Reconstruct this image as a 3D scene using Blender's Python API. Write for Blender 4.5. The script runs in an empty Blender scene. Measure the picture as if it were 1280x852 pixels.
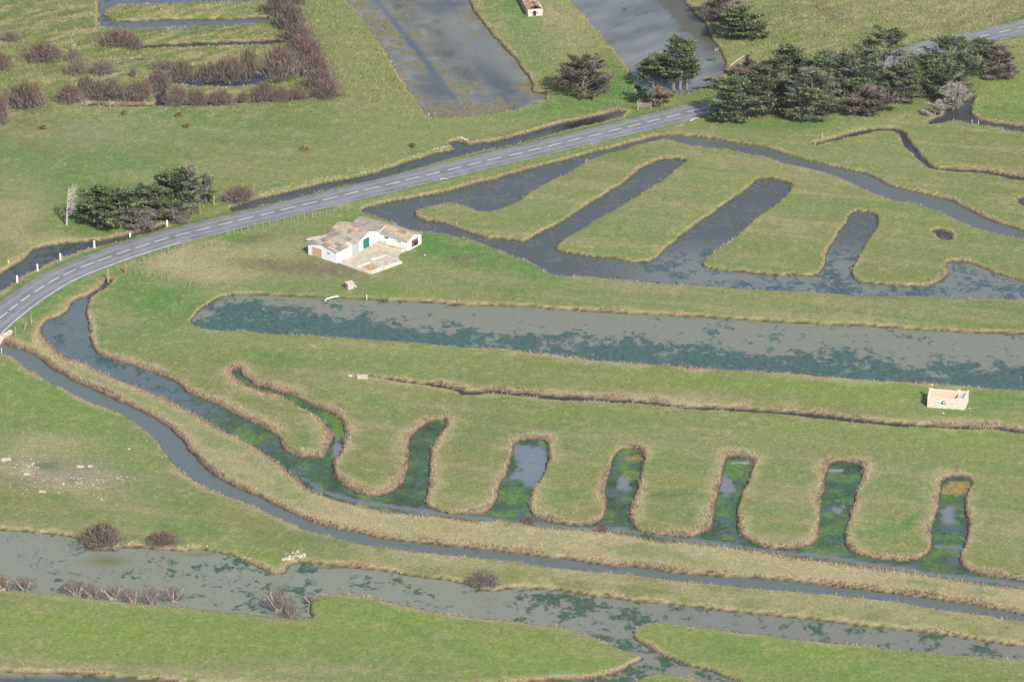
import bpy, bmesh, math, random
import numpy as np
from mathutils import Vector, Matrix
random.seed(7); RNG = np.random.default_rng(7)
S = bpy.context.scene
COL = S.collection

# ------------------------------------------------------------ camera
CAM_H = 304.0; PITCH = math.radians(25.0); F = 5400.0; W0, H0 = 1280.0, 852.0
cd = bpy.data.cameras.new('camera'); cam = bpy.data.objects.new('camera', cd); COL.objects.link(cam)
cam.location = (0, 0, CAM_H); cam.rotation_euler = (math.pi/2 - PITCH, 0, 0)
cd.sensor_width = 36.0; cd.lens = F/W0*36.0; cd.clip_start = 1.0; cd.clip_end = 20000
S.camera = cam
# ------------------------------------------------------------ world, sun, exposure
SUN_EL = math.radians(41); SUN_AZ = math.atan2(0.48, -0.88)     # clockwise from +Y
w = bpy.data.worlds.new('World'); S.world = w; w.use_nodes = True
nt = w.node_tree; sky = nt.nodes.new('ShaderNodeTexSky'); sky.sky_type = 'NISHITA'; sky.sun_disc = False
sky.sun_elevation = SUN_EL; sky.sun_rotation = SUN_AZ; sky.air_density = 1.0; sky.dust_density = 1.6
bg = nt.nodes['Background']; bg.inputs[1].default_value = 0.13
nt.links.new(sky.outputs[0], bg.inputs[0])
sd = bpy.data.lights.new('sun', 'SUN'); sd.energy = 3.7; sd.angle = math.radians(0.6); sd.color = (1.0, 0.95, 0.87)
sun = bpy.data.objects.new('sun', sd); COL.objects.link(sun)
sdir = Vector((math.sin(SUN_AZ)*math.cos(SUN_EL), math.cos(SUN_AZ)*math.cos(SUN_EL), math.sin(SUN_EL)))
sun.rotation_euler = sdir.to_track_quat('Z', 'Y').to_euler(); sun.location = (60, 60, 120)
S.view_settings.view_transform = 'Standard'; S.view_settings.look = 'None'
S.view_settings.exposure = 0.64; S.view_settings.gamma = 1.0

HAZE = 0.000022
SP, CP = math.sin(PITCH), math.cos(PITCH)
def at(px, py, z=0.0):
    """photo position -> point of the ground at height z"""
    u = (px - W0/2)/F; v = (py - H0/2)/F
    dx, dy, dz = u, CP - v*SP, -(SP + v*CP)
    t = (CAM_H - z)/(-dz)
    return Vector((dx*t, dy*t, z))
def at_np(P, z):
    u = (P[:, 0]-W0/2)/F; v = (P[:, 1]-H0/2)/F
    t = (CAM_H-z)/(SP+v*CP)
    return np.stack([u*t, (CP-v*SP)*t], 1)
def scale_at(py): return F*(SP+(py-H0/2)/F*CP)/CAM_H           # pixels per metre
def dep(py): return PITCH + math.atan((py-H0/2)/F)

# ------------------------------------------------------------ small helpers
def tag(o, label=None, cat=None, group=None, kind=None):
    if label: o['label'] = label
    if cat: o['category'] = cat
    if group: o['group'] = group
    if kind: o['kind'] = kind
    return o
def empty(name, loc, rz=0.0):
    o = bpy.data.objects.new(name, None); COL.objects.link(o); o.location = loc; o.rotation_euler = (0, 0, rz); return o
def link(name, me, mat=None, parent=None):
    o = bpy.data.objects.new(name, me); COL.objects.link(o)
    if mat is not None and len(me.materials) == 0: me.materials.append(mat)
    if parent: o.parent = parent
    return o
def mesh_np(name, V, Fc, cols=None, attrs=None, smooth=False):
    """V (n,3), Fc (m,k) faces of equal size, cols (n,3) per vertex"""
    V = np.asarray(V, np.float32); Fc = np.asarray(Fc, np.int32); k = Fc.shape[1]
    me = bpy.data.meshes.new(name)
    me.vertices.add(len(V)); me.vertices.foreach_set('co', V.ravel())
    me.loops.add(Fc.size); me.loops.foreach_set('vertex_index', Fc.ravel())
    me.polygons.add(len(Fc)); me.polygons.foreach_set('loop_start', np.arange(0, Fc.size, k, dtype=np.int32))
    me.polygons.foreach_set('loop_total', np.full(len(Fc), k, np.int32))
    me.polygons.foreach_set('use_smooth', np.full(len(Fc), smooth, bool))
    def ca(nm, c):
        a = me.color_attributes.new(nm, 'FLOAT_COLOR', 'POINT')
        c4 = np.ones((len(V), 4), np.float32); c4[:, :3] = c; a.data.foreach_set('color', c4.ravel())
    if cols is not None: ca('Col', cols)
    for nm, c in (attrs or {}).items():
        if c.ndim == 2: ca(nm, c)
        else:
            a = me.attributes.new(nm, 'FLOAT', 'POINT'); a.data.foreach_set('value', c.astype(np.float32))
    me.update(calc_edges=True); me.validate()
    return me
def boxm(bm, x0, x1, y0, y1, z0, z1, M=None):
    vs = [bm.verts.new((x, y, z)) for z in (z0, z1) for x, y in ((x0, y0), (x1, y0), (x1, y1), (x0, y1))]
    if M is not None:
        for v in vs: v.co = M @ v.co
    for f in ((3, 2, 1, 0), (4, 5, 6, 7), (0, 1, 5, 4), (1, 2, 6, 5), (2, 3, 7, 6), (3, 0, 4, 7)):
        bm.faces.new([vs[i] for i in f])
    return vs
def prism(bm, pts, z0, z1):
    a = [bm.verts.new((p[0], p[1], z0)) for p in pts]; b = [bm.verts.new((p[0], p[1], z1)) for p in pts]
    n = len(pts); bm.faces.new(list(reversed(a))); bm.faces.new(b)
    for i in range(n): bm.faces.new((a[i], a[(i+1) % n], b[(i+1) % n], b[i]))
def tube(bm, p0, p1, r0, r1, n=6):
    p0 = Vector(p0); p1 = Vector(p1); d = (p1-p0).normalized(); q = d.to_track_quat('Z', 'Y')
    A = []; B = []
    for i in range(n):
        a = 2*math.pi*i/n; o = q @ Vector((math.cos(a), math.sin(a), 0))
        A.append(bm.verts.new(p0+o*r0)); B.append(bm.verts.new(p1+o*r1))
    for i in range(n): bm.faces.new((A[i], A[(i+1) % n], B[(i+1) % n], B[i]))
    bm.faces.new(list(reversed(A))); bm.faces.new(B)
def fin(bm, name, mat, parent=None, smooth=False):
    bmesh.ops.recalc_face_normals(bm, faces=bm.faces)
    me = bpy.data.meshes.new(name); bm.to_mesh(me); bm.free()
    if smooth:
        for p in me.polygons: p.use_smooth = True
    return link(name, me, mat, parent)

# ------------------------------------------------------------ materials
def mat(name, col, rough=0.8, n1=None, c2=None, amt=0.5, bump=0.0, bscale=20.0, thr=(0.4, 0.6), attr=None, spec=0.3, metallic=0.0, det=4):
    m = bpy.data.materials.new(name); m.use_nodes = True; t = m.node_tree; L = t.links
    b = t.nodes['Principled BSDF']; b.inputs['Roughness'].default_value = rough
    b.inputs['Specular IOR Level'].default_value = spec; b.inputs['Metallic'].default_value = metallic
    b.inputs['Base Color'].default_value = (*col, 1)
    tc = t.nodes.new('ShaderNodeTexCoord'); src = None
    if attr:
        a = t.nodes.new('ShaderNodeAttribute'); a.attribute_name = attr; src = a.outputs['Color']
    if n1:
        n = t.nodes.new('ShaderNodeTexNoise'); n.inputs['Scale'].default_value = n1; n.inputs['Detail'].default_value = det
        L.new(tc.outputs['Object'], n.inputs['Vector'])
        r = t.nodes.new('ShaderNodeMapRange'); r.inputs[1].default_value = thr[0]; r.inputs[2].default_value = thr[1]
        r.inputs[3].default_value = 0; r.inputs[4].default_value = amt; L.new(n.outputs[0], r.inputs[0])
        x = t.nodes.new('ShaderNodeMix'); x.data_type = 'RGBA'; L.new(r.outputs[0], x.inputs[0])
        if src: L.new(src, x.inputs[6])
        else: x.inputs[6].default_value = (*col, 1)
        x.inputs[7].default_value = (*(c2 or tuple(v*0.6 for v in col)), 1); src = x.outputs[2]
    if src: L.new(src, b.inputs['Base Color'])
    if bump:
        n = t.nodes.new('ShaderNodeTexNoise'); n.inputs['Scale'].default_value = bscale; n.inputs['Detail'].default_value = 5
        L.new(tc.outputs['Object'], n.inputs['Vector'])
        bp = t.nodes.new('ShaderNodeBump'); bp.inputs['Strength'].default_value = bump; bp.inputs['Distance'].default_value = 0.1
        L.new(n.outputs[0], bp.inputs['Height']); L.new(bp.outputs[0], b.inputs['Normal'])
    return m
M_ASPH = mat('asphalt', (0.180, 0.180, 0.186), 0.85, 0.35, (0.130, 0.130, 0.136), 0.8, 0.3, 30)
M_PAINT = mat('road_paint', (0.72, 0.72, 0.70), 0.7, 6, (0.4, 0.4, 0.4), 0.5)
M_EDGE = mat('road_edge_paint', (0.62, 0.60, 0.54), 0.8, 2, (0.32, 0.31, 0.28), 0.6)
M_WHITE = mat('white_render', (0.80, 0.79, 0.76), 0.8, 1.2, (0.62, 0.59, 0.54), 0.5, 0.2, 8, (0.5, 0.75))
M_GREEN = mat('green_paint', (0.015, 0.16, 0.12), 0.5, 3, (0.02, 0.11, 0.09), 0.5)
M_BLUE = mat('pale_blue_door', (0.31, 0.345, 0.365), 0.6, 4, (0.36, 0.39, 0.40), 0.6)
M_ROSE = mat('rusty_door', (0.60, 0.37, 0.27), 0.7, 3, (0.5, 0.28, 0.19), 0.6)
M_DARK = mat('dark_opening', (0.03, 0.026, 0.022), 0.8)
M_BRICKISH = mat('brown_boards', (0.2, 0.11, 0.08), 0.8, 8, (0.08, 0.05, 0.04), 0.7)
M_ROOF = [mat('fibre_cement_roof', c, 0.9, 1.3, c2, 0.8, 0.4, 12, (0.45, 0.62)) for c, c2 in (
    ((0.27, 0.235, 0.19), (0.40, 0.33, 0.25)), ((0.32, 0.28, 0.22), (0.23, 0.20, 0.17)),
    ((0.215, 0.195, 0.165), (0.30, 0.26, 0.20)), ((0.17, 0.135, 0.105), (0.26, 0.215, 0.17)))]
M_LICH = mat('orange_lichen_roof', (0.48, 0.27, 0.12), 0.9, 1.6, (0.36, 0.29, 0.22), 0.9, 0.4, 12, (0.42, 0.6))
M_PALE = mat('pale_roof_sheet', (0.5, 0.46, 0.36), 0.8, 2, (0.36, 0.3, 0.24), 0.6)
M_SLAB = mat('concrete_yard', (0.45, 0.39, 0.31), 0.9, 0.9, (0.33, 0.27, 0.20), 0.8, 0.3, 10, (0.4, 0.62))
M_LIMEW = mat('pale_masonry', (0.58, 0.53, 0.43), 0.9, 1.5, (0.45, 0.38, 0.28), 0.7, 0.4, 10, (0.45, 0.65))
M_BASIN = mat('ochre_sediment', (0.34, 0.20, 0.10), 0.9, 2, (0.45, 0.33, 0.19), 0.8)
M_STONEW = mat('rubble_wall', (0.66, 0.60, 0.50), 0.9, 3.5, (0.46, 0.39, 0.33), 0.8, 0.7, 9, (0.42, 0.6))
M_OCHRE = mat('ochre_plaster', (0.58, 0.45, 0.31), 0.9, 1.8, (0.56, 0.50, 0.40), 0.8, 0.4, 9, (0.45, 0.62))
M_TILE = mat('orange_tile', (0.52, 0.20, 0.09), 0.85, 5, (0.35, 0.16, 0.09), 0.7)
M_WOOD = mat('weathered_wood', (0.36, 0.31, 0.24), 0.9, 6, (0.2, 0.17, 0.14), 0.7)
M_BWOOD = mat('brown_post_wood', (0.34, 0.20, 0.09), 0.9, 6, (0.2, 0.13, 0.08), 0.7)
M_YWOOD = mat('lichened_post_wood', (0.36, 0.34, 0.14), 0.9, 6, (0.25, 0.22, 0.12), 0.7)
M_STONE = mat('pale_stone', (0.50, 0.45, 0.36), 0.9, 4, (0.38, 0.33, 0.26), 0.7, 0.5, 10)
M_CRATE = mat('pale_pink_block', (0.55, 0.42, 0.37), 0.85, 5, (0.35, 0.22, 0.20), 0.7, 0.3, 10)
M_VEG = mat('foliage', (0.05, 0.07, 0.03), 0.75, attr='Col', spec=0.15)
M_BARK = mat('bark', (0.17, 0.14, 0.115), 0.9, 5, (0.26, 0.23, 0.2), 0.7)
M_PBARK = mat('pale_bark', (0.44, 0.39, 0.34), 0.9, 5, (0.28, 0.24, 0.21), 0.7)

# ------------------------------------------------------------ value noise
def vnoise(x, y, seed):
    r = np.random.default_rng(seed); T = r.random((256, 256)).astype(np.float32)
    xi = np.floor(x).astype(np.int64); yi = np.floor(y).astype(np.int64)
    fx = (x-xi).astype(np.float32); fy = (y-yi).astype(np.float32)
    fx = fx*fx*(3-2*fx); fy = fy*fy*(3-2*fy)
    a = T[yi & 255, xi & 255]; b = T[yi & 255, (xi+1) & 255]; c = T[(yi+1) & 255, xi & 255]; d = T[(yi+1) & 255, (xi+1) & 255]
    return (a*(1-fx)+b*fx)*(1-fy)+(c*(1-fx)+d*fx)*fy
def fbm(x, y, s, seed, octv=4, g=0.5):
    o = 0; a = 1; tot = 0
    for i in range(octv):
        o = o+a*vnoise(x/s, y/s, seed+i*17); tot += a; a *= g; s *= 0.5
    return o/tot
def sstep(a, b, x):
    t = np.clip((x-a)/(b-a), 0, 1); return t*t*(3-2*t)

# ------------------------------------------------------------ water outlines (traced waterlines)
W = {}
W['long'] = [(240,402),(240,398),(252,387),(268,377),(290,369),(320,368.5),(407,373),(495,377),(570,381),(640,384),(740,390),(840,395),(927,400.5),(1010,404),(1110,410.5),(1185,415),(1280,418.5),(1400,424),
 (1400,494),(1280,488),(1160,478.5),(1060,472),(960,463.5),(840,456.5),(740,448.5),(640,437),(560,431),(495,426),(395,419),(320,414.5),(250,409)]
W['comb'] = [(110,373),(92,377),(86,388),(75,395.5),(57,402),(51,413),(59,426),(82,445),(107,453),(135,467),(172,482),(197,493),(225,506),(250,520),(285,540),(320,557),(345,576),(372,598),(385,610),(420,623),(460,633),(490,638.5),(540,644),(582,649),(640,651),(667,656.5),(740,663),(765,664),(815,673),(890,680),(960,690.5),(1060,703),(1135,713),(1197,724),(1280,734.5),(1400,755),
 (1400,742),(1280,725),(1235,720),(1212,714),(1199,704),(1197,690),(1206,676),(1210,659),(1206,639),(1210,616),(1215,603),(1210,598),(1195,596),(1182,598),(1176,608),(1175,626),(1171,642),(1166,664),(1167,679),(1160,694),(1135,701),(1100,699),(1070,693),(1056,684),(1055,671),(1060,651),(1061,637),(1070,608),(1075,596),(1075,586),(1070,581),(1042,579),(1035,588),(1032,608),(1027,626),(1026,654),(1025,669),(1015,681),(990,686),(960,684),(935,676),(922,666),(921,651),(922,637),(930,606),(937,588),(940,578),(935,573.5),(912,571),(906,581),(902,598),(897,616),(893,645),(885,661),(860,671),(830,670),(800,664),(787,654),(789,636),(795,611),(802,588),(806,576),(802,566),(780,562),(770,573),(764,588),(760,606),(757,628),(755,644),(745,653),(725,656),(690,654),(667,646),(661,636),(660,623),(665,611),(677,593),(681,578),(685,558),(681,551),(655,550),(642,555),(638,576),(635,593),(626,606),(624,618),(617,633),(607,641),(592,643),(570,643),(550,640),(532,632),(530,620),(532,611),(535,591),(537,568),(541,553),(552,536),(557,529),(555,526),(540,528),(527,536),(516,546),(512,566),(511,588),(504,606),(485,618),(460,620),(435,612),(420,598),(414,588),(413,576),(422,566),(430,546),(427,528),(417,518),(395,510),(370,497),(345,488),(320,482),(304,471),(297,461),(291,465),(297,475),(320,485),(345,492),(370,503.5),(397,518),(412,536),(419,546),(412,563),(407,571),(380,573),(357,565),(345,546),(320,531.5),(287,516),(262,503),(232,490),(217,477),(180,462),(140,450),(122,442),(115,428),(110,408),(108,393)]
W['canal'] = [(-30,428),(0,429),(12,433),(32,440),(47,447),(62,460),(82,472),(107,483),(140,497),(170,512),(190,522),(212,536),(227,553),(240,571),(262,591),(287,606),(320,621),(345,633),(382,650),(420,661),(460,670),(495,676),(570,684),(640,692),(702,699),(752,705),(815,711),(865,719),(960,725),(1035,733),(1110,741),(1185,751),(1280,768),(1400,790),
 (1400,800),(1280,776),(1185,761),(1110,750),(1035,741),(960,735),(865,726),(790,718.5),(715,710),(640,700),(545,691),(460,680),(420,671),(382,661),(335,639),(320,631),(275,615),(247,602),(227,586),(210,566),(197,548),(175,531),(150,515),(107,498),(75,482),(50,468),(32,456),(15,445),(2,441),(-30,438)]
W['river'] = [(-120,655),(0,663),(32,665),(92,674),(107,684),(135,688),(160,684),(185,687),(225,690),(250,688),(287,694),(300,701),(320,708),(340,718),(357,716),(365,706),(385,703),(420,708),(470,713),(520,720),(570,728),(592,735),(615,739),(640,736),(690,738),(740,746),(802,754),(865,759),(960,769),(1035,778),(1110,786),(1185,795),(1247,805),(1280,808),(1400,822),
 (1400,838),(1280,824),(1185,816),(1085,806),(960,793.5),(890,784),(820,777),(802,779),(790,786),(790,795),(802,804),(820,814),(852,829),(890,839),(920,852),(990,890),(960,905),(885,852),(855,843),(825,839),(800,846),(788,853),(760,870),(600,890),(300,890),(0,872),(-120,862),(-120,832),(0,840),(75,841),(150,846),(212,851),(300,858),(450,864),(600,860),(697,850),(740,849),(765,844),(795,829),(805,822.5),(780,811),(755,800),(727,789),(690,781),(640,775),(560,766),(510,755),(470,746),(427,741),(400,743),(388,751),(384,764),(388,770),(382,771),(357,770),(320,767),(200,755),(120,748),(75,741),(42,739),(0,738),(-120,731)]
W['ditch_w'] = [(-60,385),(0,344),(12,335),(32,323),(40,313),(62,308),(100,304),(125,302),(162,294.5),(207,282.5),(207,284.5),(160,297.5),(120,308),(95,315),(70,325),(37,340),(15,353),(0,364),(-60,412)]
W['ditch_n'] = [(288,261.5),(320,252),(345,245),(382,235),(420,227),(470,217),(482,212),(520,200.5),(545,192.5),(570,187.5),(561,180),(567,177),(579,179),(585,182),(607,179),(640,173),(695,157),(740,147),(770,140.5),(780,142),(775,147),(740,155),(702,164),(640,180.5),(590,191),(545,202),(510,213),(470,223),(420,234),(370,247),(320,257.5),(290,264)]
W['fingers'] = [(452,264),(482,255),(520,248),(570,237),(640,219),(665,211),(705,201),(745,191),(765,186),(795,178),(822,171.5),(826,174),(797,181),(770,189),(757,190),(735,200),(715,213),(690,224),(665,238),(640,253),(612,263),(595,262),(580,257),(560,253),(532,258),(517,264),(522,273),(550,279),(575,288),(607,298),(640,301),(657,303),(672,295),(702,278),(740,254),(780,230),(807,210),(825,201),(840,199),(855,202),(840,214),(815,232),(785,250),(747,273),(717,290),(700,300),(692,312),(722,319),(765,324),(812,328),(832,313),(852,295),(875,278),(910,253),(940,232),(950,225),(977,226),(989,233),(975,250),(960,262),(937,278),(915,298),(890,315),(875,330),(880,335),(915,340),(960,343.5),(985,345),(1017,345),(1032,338),(1035,320),(1045,299),(1057,280),(1065,268),(1072,265),(1090,267),(1097,272),(1090,288),(1080,308),(1070,323),(1062,335),(1064,345),(1072,352),(1110,357),(1160,358),(1180,350),(1186,340),(1182,333),(1185,328),(1200,327),(1222,333),(1247,343),(1280,352),(1400,366),
 (1400,382),(1280,375),(1185,371),(1085,369),(1010,364),(960,362),(890,357),(815,353),(740,345.5),(697,343),(677,335),(660,325),(640,319),(607,304),(595,299),(570,294),(545,289),(520,287),(495,280),(470,269)]
W['canal_e'] = [(822,172),(840,170),(865,172),(890,175),(927,181),(960,186.5),(985,195),(1022,205),(1060,213),(1085,220),(1115,235),(1155,244),(1185,250),(1210,263),(1235,275),(1280,290),(1400,325),(1400,342),(1280,299),(1235,288),(1205,278),(1177,265),(1147,255),(1110,247),(1080,235),(1055,222),(1022,212),(985,204),(960,197),(915,187),(865,181),(840,174)]
W['hole_a'] = [(1169,291),(1173,288),(1182,290),(1189,294),(1187,299),(1177,298)]
W['hole_b'] = [(1274,250),(1282,248),(1292,250),(1290,256),(1280,256)]
W['pond_ne'] = [(1160,155),(1167,150),(1180,145),(1182,136),(1192,130),(1210,125),(1217,122),(1214,132),(1210,140),(1220,150),(1235,154),(1260,157),(1280,159),(1400,161),(1400,173),(1280,165),(1247,160),(1222,155),(1200,151),(1185,151),(1172,154)]
W['top_u'] = [(125,-25),(125,25),(131,33),(146,35.5),(200,34.5),(245,33),(320,29.5),(338,26),(337,23),(320,23.5),(260,25),(200,26.5),(150,27.5),(137,25),(130,19),(132,14),(138,10),(160,6),(200,4.5),(275,2.5),(320,0.5),(345,-1),(345,-6),(200,-6),(160,-10),(160,-25)]
W['top_pool'] = [(183,101),(195,96),(215,95),(250,98),(280,102),(305,97),(330,91),(340,96),(325,103),(300,107),(250,107),(215,106),(195,107)]
W['top_c'] = [(410,-50),(435,0),(445,12),(460,32),(480,60),(495,87),(515,115),(532,140),(537,145),(552,147),(595,145),(640,138),(665,131),(681,125),(681,119),(667,115),(662,102),(652,87),(640,70),(615,45),(600,25),(587,5),(583,-8),(560,-50)]
W['top_e'] = [(690,-40),(715,0),(727,14),(740,30),(757,50),(775,70),(787,87),(794,104),(800,118),(806,129),(812,130),(818,122),(857,117),(880,107),(905,92),(907,82),(902,67),(890,50),(882,32),(865,15),(852,0),(830,-40)]
STROKES = [([(1020,181),(1027,180),(1045,175),(1060,171),(1080,166),(1100,163.5),(1118,164),(1127,168),(1132,178),(1142,190),(1155,203),(1165,211),(1185,214),(1210,215),(1235,217),(1260,222),(1280,225),(1400,240)], 0.6),
 ([(580,493),(595,493),(612,491),(640,493),(690,498),(765,502),(810,505),(852,510),(890,512),(960,516),(1010,520),(1060,526),(1110,531),(1160,534),(1210,536),(1247,537),(1280,542),(1400,560)], 0.5),
 ([(172,60),(200,59),(260,57),(320,55.5),(346,54)], 1.15),
 ([(128,78),(150,77),(185,76)], 0.4),
 ([(110,132),(150,133.5),(195,133),(250,132),(330,128),(375,125),(408,117)], 0.5),
 ([(190,105),(196,115),(202,125),(200,132)], 0.9),
 ([(348,-20),(362,10),(372,38),(380,60),(388,80),(395,100),(402,118)], 0.7),
 ([(884,62),(893,72)], 0.3), ([(135,352),(128,362),(118,367),(109,374)], 0.35)]
STROKES.append(([(462,472),(480,474.5),(500,478),(540,482.5),(565,487),(580,492)], 0.22))
WZ = -0.5
def smooth_closed(P, closed=True):
    P = np.array(P, float); n = len(P); out = []
    rng_ = range(n) if closed else range(n-1)
    for i in rng_:
        if closed: p0, p1, p2, p3 = P[i-1], P[i], P[(i+1) % n], P[(i+2) % n]
        else: p0, p1, p2, p3 = P[max(i-1, 0)], P[i], P[i+1], P[min(i+2, n-1)]
        m = max(2, min(10, int(np.hypot(*(p2-p1))/5)+1))
        t = np.linspace(0, 1, m, endpoint=False)[:, None]
        l = np.hypot(*(p2-p1))+1e-6
        t1 = (p2-p0)/(np.hypot(*(p2-p1))+np.hypot(*(p1-p0))+1e-6)*l*0.9
        t2 = (p3-p1)/(np.hypot(*(p2-p1))+np.hypot(*(p3-p2))+1e-6)*l*0.9
        out.append((2*t**3-3*t**2+1)*p1+(t**3-2*t**2+t)*t1+(-2*t**3+3*t**2)*p2+(t**3-t**2)*t2)
    if not closed: out.append(P[-1:])
    return np.concatenate(out)

# ground grid: fine where the photograph looks, coarse out to the horizon
GS = 0.27; GY = 0.44
def axis(a, b, GS):
    f = np.arange(a, b, GS); e = [4.0]; s = 6.0
    while e[-1] < 9000: e.append(e[-1]+s); s *= 1.5
    e = np.array(e); return np.concatenate([(a-e)[::-1], f, f[-1]+e]), len(e), len(f)
XS, NE_, NXF = axis(-118, 118, GS); YS, _, NYF = axis(520, 832, GY)
XG, YG = np.meshgrid(XS, YS)
xf = XS[NE_:NE_+NXF]; yf = YS[NE_:NE_+NYF]
CAP = 5.0
def grid_sdf(poly_world, closed=True):
    """unsigned distance (capped) and inside mask on the fine grid"""
    D = np.full((NYF, NXF), CAP, np.float32); ins = np.zeros((NYF, NXF), bool)
    P = poly_world; n = len(P); x0, y0 = xf[0], yf[0]
    for i in range(n if closed else n-1):
        a = P[i]; b = P[(i+1) % n]
        i0 = max(0, int((min(a[0], b[0])-CAP-x0)/GS)); i1 = min(NXF, int((max(a[0], b[0])+CAP-x0)/GS)+2)
        j0 = max(0, int((min(a[1], b[1])-CAP-y0)/GY)); j1 = min(NYF, int((max(a[1], b[1])+CAP-y0)/GY)+2)
        if i1 > i0 and j1 > j0:
            X = xf[None, i0:i1]-a[0]; Y = yf[j0:j1, None]-a[1]; e = b-a; l2 = e@e+1e-9
            t = np.clip((X*e[0]+Y*e[1])/l2, 0, 1)
            d = np.sqrt((X-t*e[0])**2+(Y-t*e[1])**2)
            np.minimum(D[j0:j1, i0:i1], d, out=D[j0:j1, i0:i1])
        if closed and a[1] != b[1]:
            ya, yb = sorted((a[1], b[1])); ja = np.searchsorted(yf, ya); jb = np.searchsorted(yf, yb)
            if jb > ja:
                xc = a[0]+(yf[ja:jb]-a[1])/(b[1]-a[1])*(b[0]-a[0])
                ins[ja:jb] ^= xf[None, :] > xc[:, None]
    return D, ins
def outline_world(P):
    # on the side nearest the viewer the traced edge is the lip of the bank, on the far side it is the waterline itself
    area = np.sum(P[:, 0]*np.roll(P[:, 1], -1)-np.roll(P[:, 0], -1)*P[:, 1])
    T = np.roll(P, -1, 0)-np.roll(P, 1, 0); T /= np.linalg.norm(T, axis=1)[:, None]+1e-6
    ny_ = -T[:, 0]*np.sign(area)                 # >0: land lies below this edge in the photograph
    return at_np(P, WZ+.32*np.clip(ny_*1.3, 0, 1))
SDF = np.full((NYF, NXF), CAP, np.float32)          # >0 on land, <0 in water
WID = np.zeros((NYF, NXF), np.int32)
names = list(W)
for k, nm in enumerate(names):
    D, ins = grid_sdf(outline_world(smooth_closed(W[nm])))
    d = np.where(ins, -D, D); WID = np.where(d < np.minimum(SDF, 3.0), k+1, WID); SDF = np.minimum(SDF, d)
for pts, r in STROKES:
    D, _ = grid_sdf(at_np(smooth_closed(pts, False), WZ), False)
    d = D-r; WID = np.where(d < np.minimum(SDF, 3.0), 50, WID); SDF = np.minimum(SDF, d)
XF, YF = np.meshgrid(xf, yf)
SDF = SDF+np.where(np.abs(SDF) < CAP-0.6, (fbm(XF, YF, 2.0, 3, 3)-0.5)*0.70+(fbm(XF, YF, 7.5, 8, 2)-0.5)*0.75, 0).astype(np.float32)
# road
RZ = 0.24
ROAD_C = [(-60,470),(-34,435),(-16,412),(4,394),(17,383.5),(32,372.3),(49,361),(67,350),(87,340),(109,331),(131,323),(154,314.6),(178,307),(202,299.5),(228,292.5),(254,286),(281,279.4),(307,273),(334,267),(360,260.3),(387,254),(413,248),(439,241.4),(465,235.3),(491,229.2),(516,223),(541,217),(568,210.5),(593,204.5),(618,198.5),(645,192.5),(668,187),(693,181),(718,174.6),(743,169),(768,162.6),(793,156.6),(817,150.6),(842,144.5),(867,138),(885,134),(950,117),(1050,91),(1110,74),(1150,62),(1175,56),(1205,50),(1230,45),(1256,39),(1280,33),(1400,4),(1600,-40)]
RC = at_np(smooth_closed(ROAD_C, False), RZ)
RD, _ = grid_sdf(RC, False)
HOUSE_C = at(455, 305)

# pixel position of each grid vertex (where the surface stands in the photograph), used only to lay out fields
def to_px(X, Y):
    zc = Y*CP+CAM_H*SP; yc = Y*SP-CAM_H*CP
    return W0/2+F*X/zc, H0/2-F*yc/zc
PXF, PYF = to_px(XF, YF)
def blob(px, py, cx, cy, sx, sy, ang=0.0, soft=True):
    a = math.radians(ang); dx = px-cx; dy = py-cy
    u = dx*math.cos(a)+dy*math.sin(a); v = -dx*math.sin(a)+dy*math.cos(a)
    return np.exp(-((u/sx)**2+(v/sy)**2)**1.3)
def below(line, px, py):
    l = np.array(line, float); return py-np.interp(px, l[:, 0], l[:, 1])

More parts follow.
